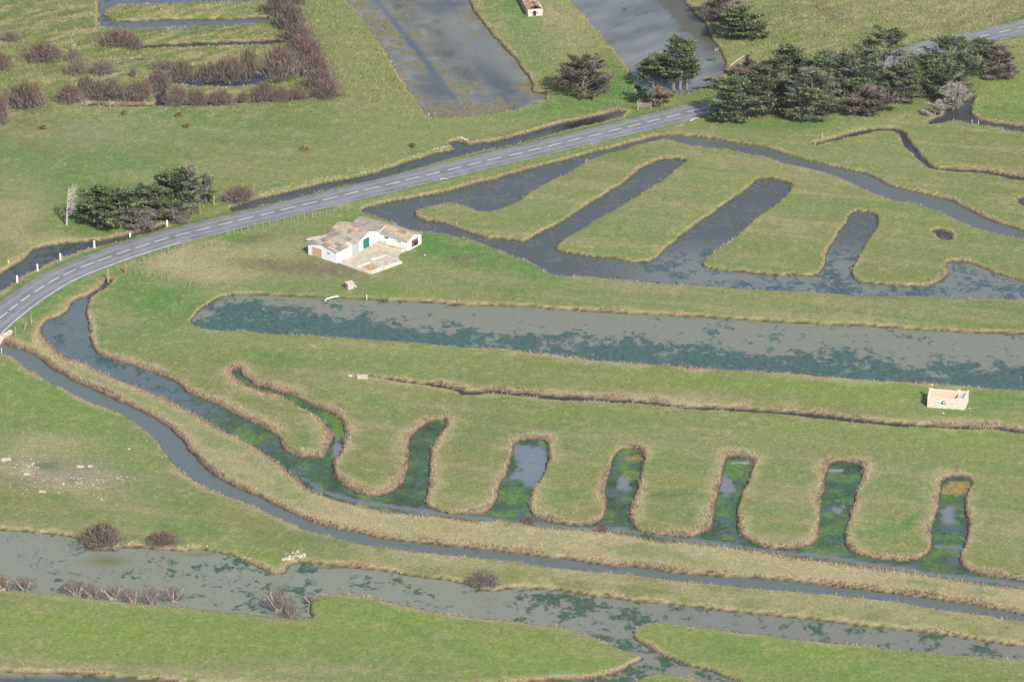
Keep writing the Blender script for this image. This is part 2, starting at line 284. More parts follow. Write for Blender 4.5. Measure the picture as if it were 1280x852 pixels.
C = dict(pale=(.170,.184,.069), green=(.100,.160,.046), vivid=(.070,.165,.034), straw=(.300,.250,.140), brown=(.130,.100,.072),
         reed=(.205,.145,.105), mud=(.050,.038,.028), olive=(.142,.154,.052), deep=(.045,.105,.045), spring=(.138,.196,.040), earth=(.22,.185,.14))
C = {k: np.array(v, np.float32) for k, v in C.items()}
BLOBS = [  # cx, cy, sx, sy, angle, kind, weight
 (60,20,130,60,0,'olive',.8),(60,90,120,60,0,'olive',.55),(200,45,150,60,0,'olive',.3),(110,210,140,70,0,'green',.75),(30,160,60,25,0,'brown',.35),(120,165,60,18,0,'earth',.4),
 (20,270,50,45,0,'straw',.45),(60,290,40,20,0,'olive',.5),(350,190,160,40,-8,'olive',.35),(380,130,40,70,0,'green',.35),(430,60,40,80,0,'pale',.6),(500,130,50,70,55,'pale',.8),
 (300,150,170,18,0,'green',.6),(180,215,40,16,0,'green',.7),(175,222,40,8,0,'straw',.35),(120,285,60,12,8,'vivid',.6),(75,300,60,6,0,'straw',.4),
 (690,40,60,60,40,'straw',.35),(680,70,35,25,0,'green',.6),(770,110,40,24,-15,'vivid',.75),(700,135,80,14,-8,'vivid',.6),(640,15,30,16,0,'vivid',.55),(760,85,20,16,0,'green',.5),(660,30,20,25,0,'vivid',.5),
 (600,160,60,12,-5,'pale',.5),(1090,20,220,60,0,'olive',.55),(1180,15,120,30,-10,'straw',.22),(1000,60,80,30,0,'pale',.5),(1045,18,45,8,30,'brown',.5),(1240,20,60,18,-15,'brown',.3),
 (1250,110,40,45,0,'spring',.9),(1250,140,60,16,0,'green',.5),(900,122,40,7,-14,'vivid',.7),(1000,155,90,8,0,'vivid',.65),(1130,130,40,12,-20,'vivid',.7),(1120,150,60,10,-5,'straw',.3),
 (560,315,60,16,8,'vivid',.9),(620,325,50,16,15,'vivid',1.0),(680,340,40,16,10,'vivid',.85),(560,330,50,12,0,'green',.4),(580,325,20,7,0,'brown',.7),(484,360,22,8,0,'vivid',.8),(540,300,16,8,0,'vivid',.8),(750,375,30,10,0,'vivid',.25),(647,365,22,5,0,'vivid',.5),
 (410,345,170,22,0,'pale',.8),(310,320,70,22,-10,'straw',.5),(225,325,55,18,-12,'straw',.85),(260,345,60,12,5,'straw',.6),(345,330,60,9,3,'brown',.75),(400,337,60,9,5,'brown',.8),(315,299,26,6,-5,'brown',.85),(290,293,14,6,0,'vivid',.8),
 (330,300,60,14,-12,'green',.3),(430,270,26,9,-12,'vivid',.4),(520,285,14,6,20,'straw',.4),(400,357,80,8,0,'green',.4),(330,355,50,7,0,'green',.5),
 (160,360,30,22,0,'vivid',.75),(200,375,60,30,20,'vivid',.8),(240,375,22,16,0,'vivid',.6),(175,410,60,14,-10,'green',.65),(300,430,120,14,0,'pale',.5),(60,375,60,12,-32,'vivid',.85),(350,447,40,5,8,'vivid',.5),(420,450,120,12,4,'green',.4),
 (560,440,100,14,4,'spring',.45),(900,475,160,14,4,'spring',.75),(1100,490,130,18,4,'spring',.85),(1245,500,40,16,4,'vivid',.6),(1190,512,50,8,0,'vivid',.65),(1160,525,60,6,0,'straw',.7),(1240,530,40,6,0,'straw',.6),
 (720,520,160,16,3,'green',.45),(700,515,70,10,0,'spring',.4),(1050,540,150,16,3,'spring',.4),(1200,545,60,18,0,'spring',.6),(1250,570,40,40,0,'spring',.4),(460,500,50,20,0,'spring',.35),(480,505,30,10,0,'green',.4),
 (450,470,20,3,8,'straw',.9),(500,477,45,5,8,'straw',.9),(570,487,40,4,8,'straw',.7),(690,490,70,3,3,'straw',.5),
 (380,548,18,8,0,'vivid',.45),(450,592,30,10,0,'green',.4),(575,608,25,10,0,'green',.4),(720,615,45,7,0,'green',.7),(850,615,45,5,-5,'deep',.55),(860,640,40,8,0,'green',.5),(970,658,26,7,0,'vivid',.5),(1110,660,50,7,-8,'vivid',.6),(1140,650,20,6,-30,'vivid',.6),
 (80,520,140,60,15,'green',.8),(60,500,120,40,20,'spring',.5),(60,590,90,26,5,'earth',.75),(60,555,70,16,0,'straw',.45),(130,600,90,16,5,'earth',.7),(25,590,30,12,0,'straw',.5),(105,607,40,8,5,'straw',.4),(60,582,16,6,0,'deep',.85),(20,600,20,8,0,'deep',.4),(95,601,10,4,0,'deep',.5),(165,585,26,6,10,'vivid',.5),(200,618,60,16,15,'green',.7),(75,622,20,5,0,'vivid',.6),(20,625,60,10,5,'olive',.6),(40,640,60,12,0,'olive',.5),
 (120,650,90,12,3,'green',.4),(250,665,60,16,10,'green',.6),(350,670,70,16,15,'olive',.5),(330,695,40,8,15,'spring',.5),
 (200,790,260,40,2,'spring',.75),(560,800,200,34,12,'spring',.85),(520,785,80,10,22,'green',.35),(560,805,70,6,20,'deep',.18),(90,775,140,16,2,'spring',.5),(200,770,90,10,3,'green',.3),(200,838,240,8,0,'straw',.35),(720,825,70,20,0,'spring',.5),
 (1000,820,260,40,6,'spring',.9),(900,810,80,16,14,'green',.5),(1150,835,120,20,0,'green',.4),(480,770,40,10,0,'spring',.4),
]
COMB_LOW = [(-200,420),(51,413),(82,445),(135,467),(197,493),(250,520),(320,557),(372,598),(420,623),(490,638.5),(582,649),(667,656.5),(765,664),(890,680),(960,690.5),(1060,703),(1197,724),(1280,734.5),(1500,770)]
CANAL_UP = [(-200,428),(12,433),(47,447),(82,472),(140,497),(190,522),(227,553),(262,591),(320,621),(382,650),(460,670),(570,684),(702,699),(865,719),(1035,733),(1185,751),(1280,768),(1500,808)]
CANAL_LO = [(-200,440),(15,445),(50,468),(107,498),(175,531),(210,566),(247,602),(320,631),(382,661),(460,680),(545,691),(715,710),(865,726),(1035,741),(1185,761),(1280,776),(1500,815)]
RIVER_UP = [(-200,655),(92,674),(225,690),(320,708),(365,706),(470,713),(592,735),(690,738),(802,754),(960,769),(1110,786),(1280,808),(1500,835)]
def land_colour(X, Y, px, py, sdf, rd):
    n1 = fbm(X, Y, 22, 11, 4); n2 = fbm(X, Y, 5, 31, 4, 0.6); n3 = fbm(X, Y, 1.1, 51, 3, 0.7)
    xr = X*0.8+Y*0.6; yr = -X*0.6+Y*0.8
    n4 = fbm(xr/3.0, yr, 1.4, 71, 3)                     # wind-combed streaks
    col = C['pale']*np.ones(X.shape+(1,), np.float32)
    g = (sstep(.42, .62, n1)*0.65)[..., None]; col = col*(1-g)+C['olive']*g
    g = (sstep(.5, .68, n2)*0.35)[..., None]; col = col*(1-g)+C['green']*g
    warp = (n2-0.5)*22
    # faint grazing lines and damp swathes
    s1 = fbm((X*.97-Y*.24)/9, X*.24+Y*.97, 2.2, 91, 3); g = (sstep(.50, .70, s1)*.42)[..., None]; col = col*(1-g)+C['straw']*.85*g
    s2 = fbm((X*.97-Y*.24)/7, X*.24+Y*.97, 5.5, 97, 3); g = (sstep(.50, .66, s2)*.40)[..., None]; col = col*(1-g)+C['green']*g
    # drier dyke between the two lower channels
    dk = sstep(0, 5, below(COMB_LOW, px, py))*sstep(0, 5, -below(CANAL_UP, px, py))*(px > 40)
    m = (dk*(0.72+0.26*sstep(.40, .58, n2+.25*(s1-.5))))[..., None]*0.95; col = col*(1-m)+C['straw']*m
    m = (dk*sstep(.56, .64, n1*.6+n2*.4)*0.55)[..., None]; col = col*(1-m)+C['green']*m
    dk = sstep(0, 4, below(CANAL_LO, px, py))*sstep(0, 4, -below(RIVER_UP, px, py))*sstep(380, 480, px)
    m = (dk*0.45*sstep(.3, .6, n2))[..., None]; col = col*(1-m)+C['straw']*m
    for (cx, cy, sx, sy, an, kd, wt) in BLOBS:
        j = np.abs(px-cx) < 3*max(sx, sy)+30; j &= np.abs(py-cy) < 3*max(sx, sy)+30
        if not j.any(): continue
        sm = min(sx, sy)
        b = blob(px[j]+warp[j]*min(1, sm/15), py[j]+warp[j]*.5*min(1, sm/15), cx, cy, sx, sy, an)
        b = b*wt*np.clip(0.85+1.3*(n2[j]-.45), 0, 1.3); b = np.clip(b, 0, 1)[..., None]
        col[j] = col[j]*(1-b)+C[kd]*b
    # verges
    m = (sstep(4.95, 3.9, rd)*0.85*sstep(.3, .5, n2))[..., None]; col = col*(1-m)+C['green']*m
    # straw speckle and tussocks
    rough = np.clip(sstep(180, 90, py)*sstep(420, 250, px)+0.6*sstep(130, 60, py)*sstep(850, 950, px), 0, 1)
    m = (sstep(.55, .75, n3)*0.22)[..., None]; col = col*(1-m)+C['straw']*m
    m = (sstep(.50, .68, n4)*0.55*rough)[..., None]; col = col*(1-m)+C['straw']*m
    m = (sstep(.48, .30, n4)*0.5*rough)[..., None]; col = col*(1-m)+C['green']*0.8*m
    # reed fringe and bank
    fw = fringe(px, py, n1, n2)
    wide = ((py > 430)|(px < 125))*1.0
    m = (sstep(fw*(1.3+1.1*wide)+.5*n3, fw*.7, sdf)*(.35+.3*wide)*sstep(.25, .5, n2))[..., None]; col = col*(1-m)+C['straw']*m
    m = (sstep(fw*1.15, fw*0.55, sdf)*0.85)[..., None]
    inn = sstep(fw*.85, fw*.35, sdf)[..., None]*.9; rc = C['reed']*inn+C['straw']*(1-inn)
    col = col*(1-m)+rc*m
    m = (sstep(0.34, 0.10, sdf))[..., None]; col = col*(1-m)+C['mud']*m
    return col*(0.90+0.20*n3[..., None])
def fringe(px, py, n1, n2):
    f = 0.42+1.7*(n2-0.44)+.9*(n1-.5)
    low = sstep(-12, 0, -below(COMB_LOW, px, py))*sstep(395, 440, py+0.0*px)*sstep(0, 1, 1+px)*((py > 440)|(px < 125))
    f = f+0.75*low*(0.1+1.5*n2)
    f = f+0.5*sstep(0, 3, below(COMB_LOW, px, py))*sstep(0, 3, -below(CANAL_UP, px, py))
    f = f*(1-.55*sstep(9, 3, np.abs(below([(440,470),(500,478),(580,492),(690,498),(810,505),(960,516),(1110,531),(1280,542),(1400,560)], px, py)))*(px > 450))
    return np.clip(f, 0.18, 2.0)

# heights
n_big = fbm(XG, YG, 30, 5, 3); n_t = fbm(XG, YG, 1.3, 9, 3, 0.6)
Z = (n_big-0.5)*0.5+(n_t-0.5)*0.16
sdG = np.full(XG.shape, CAP, np.float32); sdG[NE_:NE_+NYF, NE_:NE_+NXF] = SDF
rdG = np.full(XG.shape, CAP, np.float32); rdG[NE_:NE_+NYF, NE_:NE_+NXF] = RD
rv = sstep(3.4, 4.9, rdG); Z = Z*rv+(RZ-0.07)*(1-rv)
hb = sstep(9, 16, np.hypot(XG-HOUSE_C.x, YG-HOUSE_C.y)); Z = Z*hb+0.0*(1-hb)
top = Z*sstep(0.2, 2.5, sdG)
prof = np.where(sdG > 0, WZ+(top-WZ)*sstep(-0.12, 0.55, sdG)**0.8, 0)
prof0 = WZ+(0-WZ)*(sstep(np.float32(-0.12), 0.55, np.float32(0.0))**0.8)
prof = np.where(sdG > 0, prof-(prof0-WZ)*sstep(0.55, 0, sdG), WZ+np.clip(sdG*1.3, -0.9, 0))
Z = prof.astype(np.float32)
# colours
PXG, PYG = to_px(XG, np.maximum(YG, 20))
PXG = np.clip(PXG, -400, 1700); PYG = np.clip(PYG, -300, 1200)
LC = land_colour(XG, YG, PXG, PYG, sdG, rdG)
ny, nx = XG.shape
idx = np.arange(ny*nx, dtype=np.int32).reshape(ny, nx)
FQ = np.stack([idx[:-1, :-1], idx[:-1, 1:], idx[1:, 1:], idx[1:, :-1]], -1).reshape(-1, 4)
gm = mesh_np('ground', np.stack([XG, YG, Z], -1).reshape(-1, 3), FQ, cols=LC.reshape(-1, 3), smooth=True)

def ground_material():
    m = bpy.data.materials.new('grassland'); m.use_nodes = True; t = m.node_tree; L = t.links; N = t.nodes.new
    b = t.nodes['Principled BSDF']; b.inputs['Roughness'].default_value = 0.95; b.inputs['Specular IOR Level'].default_value = 0.08
    a = N('ShaderNodeAttribute'); a.attribute_name = 'Col'; tc = N('ShaderNodeTexCoord')
    def noise(s, d, r=0.6):
        n = N('ShaderNodeTexNoise'); n.inputs['Scale'].default_value = s; n.inputs['Detail'].default_value = d; n.inputs['Roughness'].default_value = r
        L.new(tc.outputs['Object'], n.inputs['Vector']); return n.outputs[0]
    n1 = noise(1.6, 6, .75); n2 = noise(5.5, 4, .7)
    mr = N('ShaderNodeMapRange'); mr.inputs[1].default_value = .3; mr.inputs[2].default_value = .7; mr.inputs[3].default_value = .68; mr.inputs[4].default_value = 1.30; L.new(n1, mr.inputs[0])
    mu = N('ShaderNodeVectorMath'); mu.operation = 'SCALE'; L.new(a.outputs['Color'], mu.inputs[0]); L.new(mr.outputs[0], mu.inputs['Scale'])
    mr2 = N('ShaderNodeMapRange'); mr2.inputs[1].default_value = .52; mr2.inputs[2].default_value = .72; mr2.inputs[3].default_value = 0; mr2.inputs[4].default_value = .3; L.new(n2, mr2.inputs[0])
    mx = N('ShaderNodeMix'); mx.data_type = 'RGBA'; L.new(mr2.outputs[0], mx.inputs[0]); L.new(mu.outputs[0], mx.inputs[6]); mx.inputs[7].default_value = (.28, .24, .13, 1)
    L.new(mx.outputs[2], b.inputs['Base Color'])
    bp = N('ShaderNodeBump'); bp.inputs['Strength'].default_value = 0.6; bp.inputs['Distance'].default_value = 0.12; L.new(n2, bp.inputs['Height']); L.new(bp.outputs[0], b.inputs['Normal'])
    return m
ground = link('ground', gm, ground_material()); tag(ground, kind='structure')

# ------------------------------------------------------------ water sheet
def coarse(a, b, st): return np.concatenate([[-9000, -2000, -500, a-60, a-8], np.arange(a, b, st), [b+8, b+60, 500+b, 9800]])
WX, WY = np.meshgrid(coarse(-118, 118, .45), coarse(520, 832, .85))
px, py = to_px(WX, np.maximum(WY, 20)); px = np.clip(px, -400, 1700); py = np.clip(py, -300, 1200)
ii = np.clip(((WX-xf[0])/GS).round().astype(int), 0, NXF-1); jj = np.clip(((WY-yf[0])/GY).round().astype(int), 0, NYF-1)
# id of the nearest pond, spread under the banks
wid = WID[jj, ii]
nW1 = fbm(WX, WY, 9, 201, 4); nW2 = fbm(WX, WY, 2.5, 221, 3)
def col(c): return np.array(c, np.float32)
base = np.zeros(WX.shape+(3,), np.float32)+col((.075,.085,.085)); alg = np.zeros_like(base)+col((.03,.055,.035)); den = np.full(WX.shape, .15, np.float32)
def setw(mask, c=None, a=None, d=None):
    global den
    if c is not None: base[mask] = col(c)
    if a is not None: alg[mask] = col(a)
    if d is not None: den = np.where(mask, d, den)
nid = {n: i+1 for i, n in enumerate(names)}
LONG_TOP = [(240,398),(290,369),(407,373),(570,381),(740,390),(927,400.5),(1110,410.5),(1280,418.5),(1400,424)]
LONG_BOT = [(240,402),(250,409),(395,419),(560,431),(740,448.5),(960,463.5),(1160,478.5),(1280,488),(1400,494)]
up = below(LONG_TOP, px, py); lo = -below(LONG_BOT, px, py); fr = np.clip(up/(up+lo+1e-3), 0, 1)
mL = wid == nid['long']
setw(mL, (.156,.158,.116), (.048,.085,.075), np.clip(.22+.70*sstep(.25, .85, fr+0.42*sstep(600, 250, px)+0.35*(nW1-.5)), 0, .93))
mC = wid == nid['comb']
g = sstep(200, 330, px+0*py)
base[mC] = (col((.085,.110,.115))*(1-g[..., None])+col((.060,.085,.085))*g[..., None])[mC]
alg[mC] = (col((.045,.075,.070))*(1-g[..., None])+(col((.044,.082,.038))*(.55+.9*nW2[..., None])+col((.02,.03,-.01))*sstep(.45,.7,nW2)[..., None])*g[..., None])[mC]
den = np.where(mC, .42+.40*g+.18*(nW1-.5), den)
# open water stream along the lower edge of the comb channel, and bare openings in the slots
stream = sstep(4.5, 1.5, np.abs(-below(COMB_LOW, px, py)-6.5-9*(nW1-.5)))*(.55+.7*nW2)*sstep(330, 420, px)
stream = np.clip(stream, 0, 1)
m = (mC & (stream > 0.02)); base[m] = (base*(1-stream[..., None])+col((.135,.145,.130))*stream[..., None])[m]; den = np.where(mC, den*(1-stream), den)
for cx, cy, sx, sy, c in ((662,575,24,26,(.135,.170,.185)),(780,602,13,10,(.15,.165,.17)),(908,604,10,10,(.16,.175,.17)),(1048,628,9,10,(.15,.165,.16)),(1184,640,12,10,(.15,.165,.16)),(1046,584,9,2,(.24,.26,.20)),(925,574,11,1.6,(.27,.29,.24)),(1180,680,22,3,(.14,.15,.13)),(100,400,22,25,(.09,.115,.12)),(422,555,6,12,(.16,.16,.15))):
    b = blob(px, py, cx, cy, sx, sy)*1.25; b = sstep(.25, .85, b+(nW2-.5)*1.5*(b > .04)+(nW1-.5)*.8*(b > .04)); k = (mC*b*.8)[..., None]; base = base*(1-k)+col(c)*k; den = np.where(mC, den*(1-b*.7), den)
for cx, cy, sx, sy, c in ((797,569,12,4,(.26,.19,.05)),(1195,606,18,9,(.27,.20,.06)),(1190,620,5,6,(.05,.12,.02)),(424,530,8,14,(.10,.17,.02)),(790,590,10,8,(.13,.16,.04))):
    b = blob(px+(nW2-.5)*6, py, cx, cy, sx, sy); b = b+(nW2-.5)*.9*(b > .05); k = (mC*sstep(.25, .65, b)*.85)[..., None]; base = base*(1-k)+col(c)*k; alg = alg*(1-k)+col(c)*.8*k
setw(wid == nid['canal'], (.095,.115,.108), (.07,.09,.075), .10)
mR = wid == nid['river']
setw(mR, (.172,.178,.134), (.045,.078,.048), np.clip(.25+.16*sstep(200, 330, px)*sstep(460, 400, px)+.10*(nW1-.5)+.28*sstep(600, 720, px)*sstep(900, 780, px)+.12*sstep(840, 900, px)+.10*blob(px, py, 180, 710, 80, 10), 0, .7))
k = (mR*sstep(560, 900, px))[..., None]; base = base*(1-k)+col((.150,.148,.124))*k
k = (mR*sstep(838, 846, py)*sstep(500, 200, px))[..., None]; base = base*(1-k)+col((.075,.08,.08))*k
for cx, cy, sx, sy in ((135,697,28,6),(250,689,20,3),(395,704,30,2.5),(430,704,26,2)):
    k = (mR*blob(px, py, cx, cy, sx, sy)*.7)[..., None]; base = base*(1-k)+col((.10,.115,.03))*k
mF = wid == nid['fingers']; g = sstep(285, 330, py+14*(nW1-.5))*sstep(700, 880, px)
base[mF] = (col((.064,.070,.064))*(1-g[..., None])+col((.135,.140,.120))*g[..., None])[mF]
alg[mF] = (col((.085,.088,.082))*(1-g[..., None])+col((.048,.078,.088))*g[..., None])[mF]
den = np.where(mF, .38+.10*g, den)
setw(wid == nid['canal_e'], (.090,.098,.092), (.065,.08,.075), .12)
setw((wid == nid['ditch_w']), (.058,.066,.066), (.035,.045,.035), .4)
setw((wid == nid['ditch_n']), (.054,.060,.060), (.04,.045,.042), .3)
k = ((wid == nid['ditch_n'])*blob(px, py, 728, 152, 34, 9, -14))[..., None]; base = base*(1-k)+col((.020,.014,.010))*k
setw((wid == nid['pond_ne'])|(wid == nid['hole_a'])|(wid == nid['hole_b']), (.045,.048,.048), (.03,.035,.04), .2)
setw((wid == nid['top_u']), (.085,.094,.100), (.06,.068,.07), .35)
setw((wid == nid['top_pool'])|(wid == 50), (.035,.040,.050), (.03,.035,.03), .3)
mT = wid == nid['top_c']
stripe = fbm((px*0.80-py*0.55)/22, (px*.55+py*.8)/90, 1.0, 301, 3)     # old furrows lying along the basin
base[mT] = (col((.118,.116,.096))+(stripe[..., None]-.5)*.12+(nW2[..., None]-.5)*.11)[mT]; alg[mT] = col((.135,.120,.060))
edge = np.maximum(sstep(105, 140, py), sstep(.45, .75, stripe))
den = np.where(mT, .36+.46*edge*(nW1+.2), den)
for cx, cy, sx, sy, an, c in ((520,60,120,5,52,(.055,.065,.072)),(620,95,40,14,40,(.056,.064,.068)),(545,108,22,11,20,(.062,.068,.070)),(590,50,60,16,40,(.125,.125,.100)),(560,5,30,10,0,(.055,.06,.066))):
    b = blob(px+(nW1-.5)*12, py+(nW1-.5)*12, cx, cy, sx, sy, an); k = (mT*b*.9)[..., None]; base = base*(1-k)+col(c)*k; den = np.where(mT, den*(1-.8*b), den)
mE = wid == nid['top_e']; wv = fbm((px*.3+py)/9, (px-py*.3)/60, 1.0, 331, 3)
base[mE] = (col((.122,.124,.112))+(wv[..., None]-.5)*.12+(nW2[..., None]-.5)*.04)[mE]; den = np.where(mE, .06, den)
k = (mE*sstep(0, 10, (px-(815+py*.95))+(nW2-.5)*26)*sstep(60, 45, py))[..., None]*.9; base = base*(1-k)+col((.070,.055,.026))*k  # reflected trees and bank painted brown into the water, with the shallow bottom
k = (mE*blob(px, py, 745, 60, 22, 60, -30)*.5)[..., None]; base = base*(1-k)+col((.14,.15,.135))*k
ny2, nx2 = WX.shape; id2 = np.arange(ny2*nx2, dtype=np.int32).reshape(ny2, nx2)
FW = np.stack([id2[:-1, :-1], id2[:-1, 1:], id2[1:, 1:], id2[1:, :-1]], -1).reshape(-1, 4)
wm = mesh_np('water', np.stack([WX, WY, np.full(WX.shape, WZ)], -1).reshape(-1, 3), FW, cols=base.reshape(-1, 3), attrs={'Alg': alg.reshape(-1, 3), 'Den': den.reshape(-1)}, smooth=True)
def water_material():
    m = bpy.data.materials.new('marsh_water'); m.use_nodes = True; t = m.node_tree; L = t.links; N = t.nodes.new
    b = t.nodes['Principled BSDF']; b.inputs['IOR'].default_value = 1.33; b.inputs['Specular IOR Level'].default_value = .38
    a = N('ShaderNodeAttribute'); a.attribute_name = 'Col'; a2 = N('ShaderNodeAttribute'); a2.attribute_name = 'Alg'; a3 = N('ShaderNodeAttribute'); a3.attribute_name = 'Den'
    tc = N('ShaderNodeTexCoord'); mp = N('ShaderNodeMapping'); mp.inputs['Scale'].default_value = (.62, .52, 1); mp.inputs['Rotation'].default_value = (0, 0, .12); L.new(tc.outputs['Object'], mp.inputs['Vector'])
    n = N('ShaderNodeTexNoise'); n.inputs['Scale'].default_value = 1.0; n.inputs['Detail'].default_value = 7; n.inputs['Roughness'].default_value = .70; n.inputs['Distortion'].default_value = .25; L.new(mp.outputs[0], n.inputs['Vector'])
    # threshold = map density 0..1 -> noise level .72 .. .30
    th = N('ShaderNodeMapRange'); th.inputs[3].default_value = .68; th.inputs[4].default_value = .33; L.new(a3.outputs['Fac'], th.inputs[0])
    nb_ = N('ShaderNodeTexNoise'); nb_.inputs['Scale'].default_value = .17; nb_.inputs['Detail'].default_value = 4; nb_.inputs['Roughness'].default_value = .6; L.new(tc.outputs['Object'], nb_.inputs['Vector'])
    ma = N('ShaderNodeMath'); ma.operation = 'MULTIPLY_ADD'; ma.inputs[1].default_value = .6; L.new(nb_.outputs[0], ma.inputs[0])
    mb = N('ShaderNodeMath'); mb.operation = 'ADD'; mb.inputs[1].default_value = -.30; L.new(n.outputs[0], mb.inputs[0]); L.new(mb.outputs[0], ma.inputs[2])
    su = N('ShaderNodeMath'); su.operation = 'SUBTRACT'; L.new(ma.outputs[0], su.inputs[0]); L.new(th.outputs[0], su.inputs[1])
    st = N('ShaderNodeMapRange'); st.inputs[1].default_value = -.02; st.inputs[2].default_value = .05; L.new(su.outputs[0], st.inputs[0])
    n2 = N('ShaderNodeTexNoise'); n2.inputs['Scale'].default_value = 1.5; n2.inputs['Detail'].default_value = 5; n2.inputs['Roughness'].default_value = .7; L.new(tc.outputs['Object'], n2.inputs['Vector'])
    mr = N('ShaderNodeMapRange'); mr.inputs[1].default_value = .3; mr.inputs[2].default_value = .7; mr.inputs[3].default_value = .55; mr.inputs[4].default_value = 1.55; L.new(n2.outputs[0], mr.inputs[0])
    v = N('ShaderNodeVectorMath'); v.operation = 'SCALE'; L.new(a2.outputs['Color'], v.inputs[0]); L.new(mr.outputs[0], v.inputs['Scale'])
    mr3 = N('ShaderNodeMapRange'); mr3.inputs[1].default_value = .3; mr3.inputs[2].default_value = .7; mr3.inputs[3].default_value = .9; mr3.inputs[4].default_value = 1.1; L.new(n2.outputs[0], mr3.inputs[0])
    v2 = N('ShaderNodeVectorMath'); v2.operation = 'SCALE'; L.new(a.outputs['Color'], v2.inputs[0]); L.new(mr3.outputs[0], v2.inputs['Scale'])
    mx = N('ShaderNodeMix'); mx.data_type = 'RGBA'; L.new(st.outputs[0], mx.inputs[0]); L.new(v2.outputs[0], mx.inputs[6]); L.new(v.outputs[0], mx.inputs[7]); L.new(mx.outputs[2], b.inputs['Base Color'])
    rr = N('ShaderNodeMapRange'); rr.inputs[3].default_value = .22; rr.inputs[4].default_value = .6; L.new(st.outputs[0], rr.inputs[0]); L.new(rr.outputs[0], b.inputs['Roughness'])
    w_ = N('ShaderNodeTexNoise'); w_.inputs['Scale'].default_value = 2.2; w_.inputs['Detail'].default_value = 3; L.new(tc.outputs['Object'], w_.inputs['Vector'])
    bp = N('ShaderNodeBump'); bp.inputs['Strength'].default_value = .12; bp.inputs['Distance'].default_value = .1; L.new(w_.outputs[0], bp.inputs['Height']); L.new(bp.outputs[0], b.inputs['Normal'])
    return m
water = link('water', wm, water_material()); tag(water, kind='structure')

# ------------------------------------------------------------ reeds along the banks and grass in the fields (nobody could count them)
def tri_tufts(P, h, w_, lean, cols, k):
    """k leaning blades (one triangle each) per point"""
    n = len(P); a = RNG.random((n, k))*2*np.pi; q = RNG.random((n, k))
    hh = h[:, None]*(0.6+0.7*q); dirx, diry = np.cos(a), np.sin(a)
    ww = w_[:, None]*(0.6+0.8*RNG.random((n, k)))
    bx = P[:, None, 0]+(RNG.random((n, k))-.5)*w_[:, None]*2; by = P[:, None, 1]+(RNG.random((n, k))-.5)*w_[:, None]*2; bz = np.repeat(P[:, 2:3], k, 1)-0.03
    b2 = RNG.random((n, k))*2*np.pi; cx, cy = np.cos(b2)*ww/2, np.sin(b2)*ww/2
    v0 = np.stack([bx-cx, by-cy, bz], -1); v1 = np.stack([bx+cx, by+cy, bz], -1)
    v2 = np.stack([bx+dirx*lean*hh, by+diry*lean*hh, bz+hh], -1)
    V = np.stack([v0, v1, v2], 2).reshape(-1, 3); Fa = np.arange(len(V)).reshape(-1, 3)
    cc = cols[:, None, :]*(1.08+0.44*RNG.random((n, k, 1)))
    Cc = np.repeat(cc[:, :, None, :], 3, 2); Cc[:, :, 2] *= 1.12
    return V, Fa, Cc.reshape(-1, 3)
Zf = Z[NE_:NE_+NYF, NE_:NE_+NXF]; LCf = LC[NE_:NE_+NYF, NE_:NE_+NXF]
n1f = fbm(XF, YF, 22, 11, 4); n2f = fbm(XF, YF, 5, 31, 4, 0.6)
FWf = fringe(PXF, PYF, n1f, n2f)
inview = (PXF > -40) & (PXF < 1320) & (PYF > -30) & (PYF < 890)
HCX, HCY = HOUSE_C.x, HOUSE_C.y
offhouse = np.hypot(XF-HCX, YF-HCY) > 0
cand = np.argwhere((SDF > 0.08) & (SDF < FWf) & (RD > 3.3) & inview)
# tussocky: keep more where a clump noise is high
cl = fbm(XF, YF, 1.2, 401, 2); dark = fbm(XF, YF, 4.5, 411, 3)
pr = np.clip(0.35+1.6*(cl[cand[:, 0], cand[:, 1]]-.35), .1, 1)
sel = cand[RNG.random(len(cand)) < pr*min(1.0, 110000/len(cand)/0.55)]
r, c = sel[:, 0], sel[:, 1]
P = np.stack([XF[r, c]+(RNG.random(len(r))-.5)*GS, YF[r, c]+(RNG.random(len(r))-.5)*GY, Zf[r, c]], 1)
t = RNG.random(len(r))[:, None]; dy = sstep(14, 2, np.abs(below(CANAL_UP, PXF, PYF)))[r, c]; dk = np.clip(sstep(.47, .64, dark[r, c])+.5*dy*sstep(.35, .55, cl[r, c]), 0, 1)[:, None]*sstep(1.1, .5, SDF[r, c])[:, None]
t = (.25+.75*t)*sstep(.25, .9, SDF[r, c]/FWf[r, c])[:, None]; cc = C['reed']*(1-t)+C['straw']*t; cc = cc*(1-dk*.9)+col((.11,.068,.050))*dk*.9
hgt = (0.14+0.22*np.clip(FWf[r, c], .3, 1.3))*(0.6+0.9*cl[r, c])*(1+.5*sstep(14, 2, np.abs(below(CANAL_UP, PXF, PYF)))[r, c])
V, Fa, Cc = tri_tufts(P, hgt, np.full(len(r), .12), .5, cc, 3)
reeds = link('reeds', mesh_np('reeds', V, Fa, cols=Cc), M_VEG)
tag(reeds, 'dry straw and russet reed fringe lining every water edge of the marsh', 'reeds', kind='stuff')
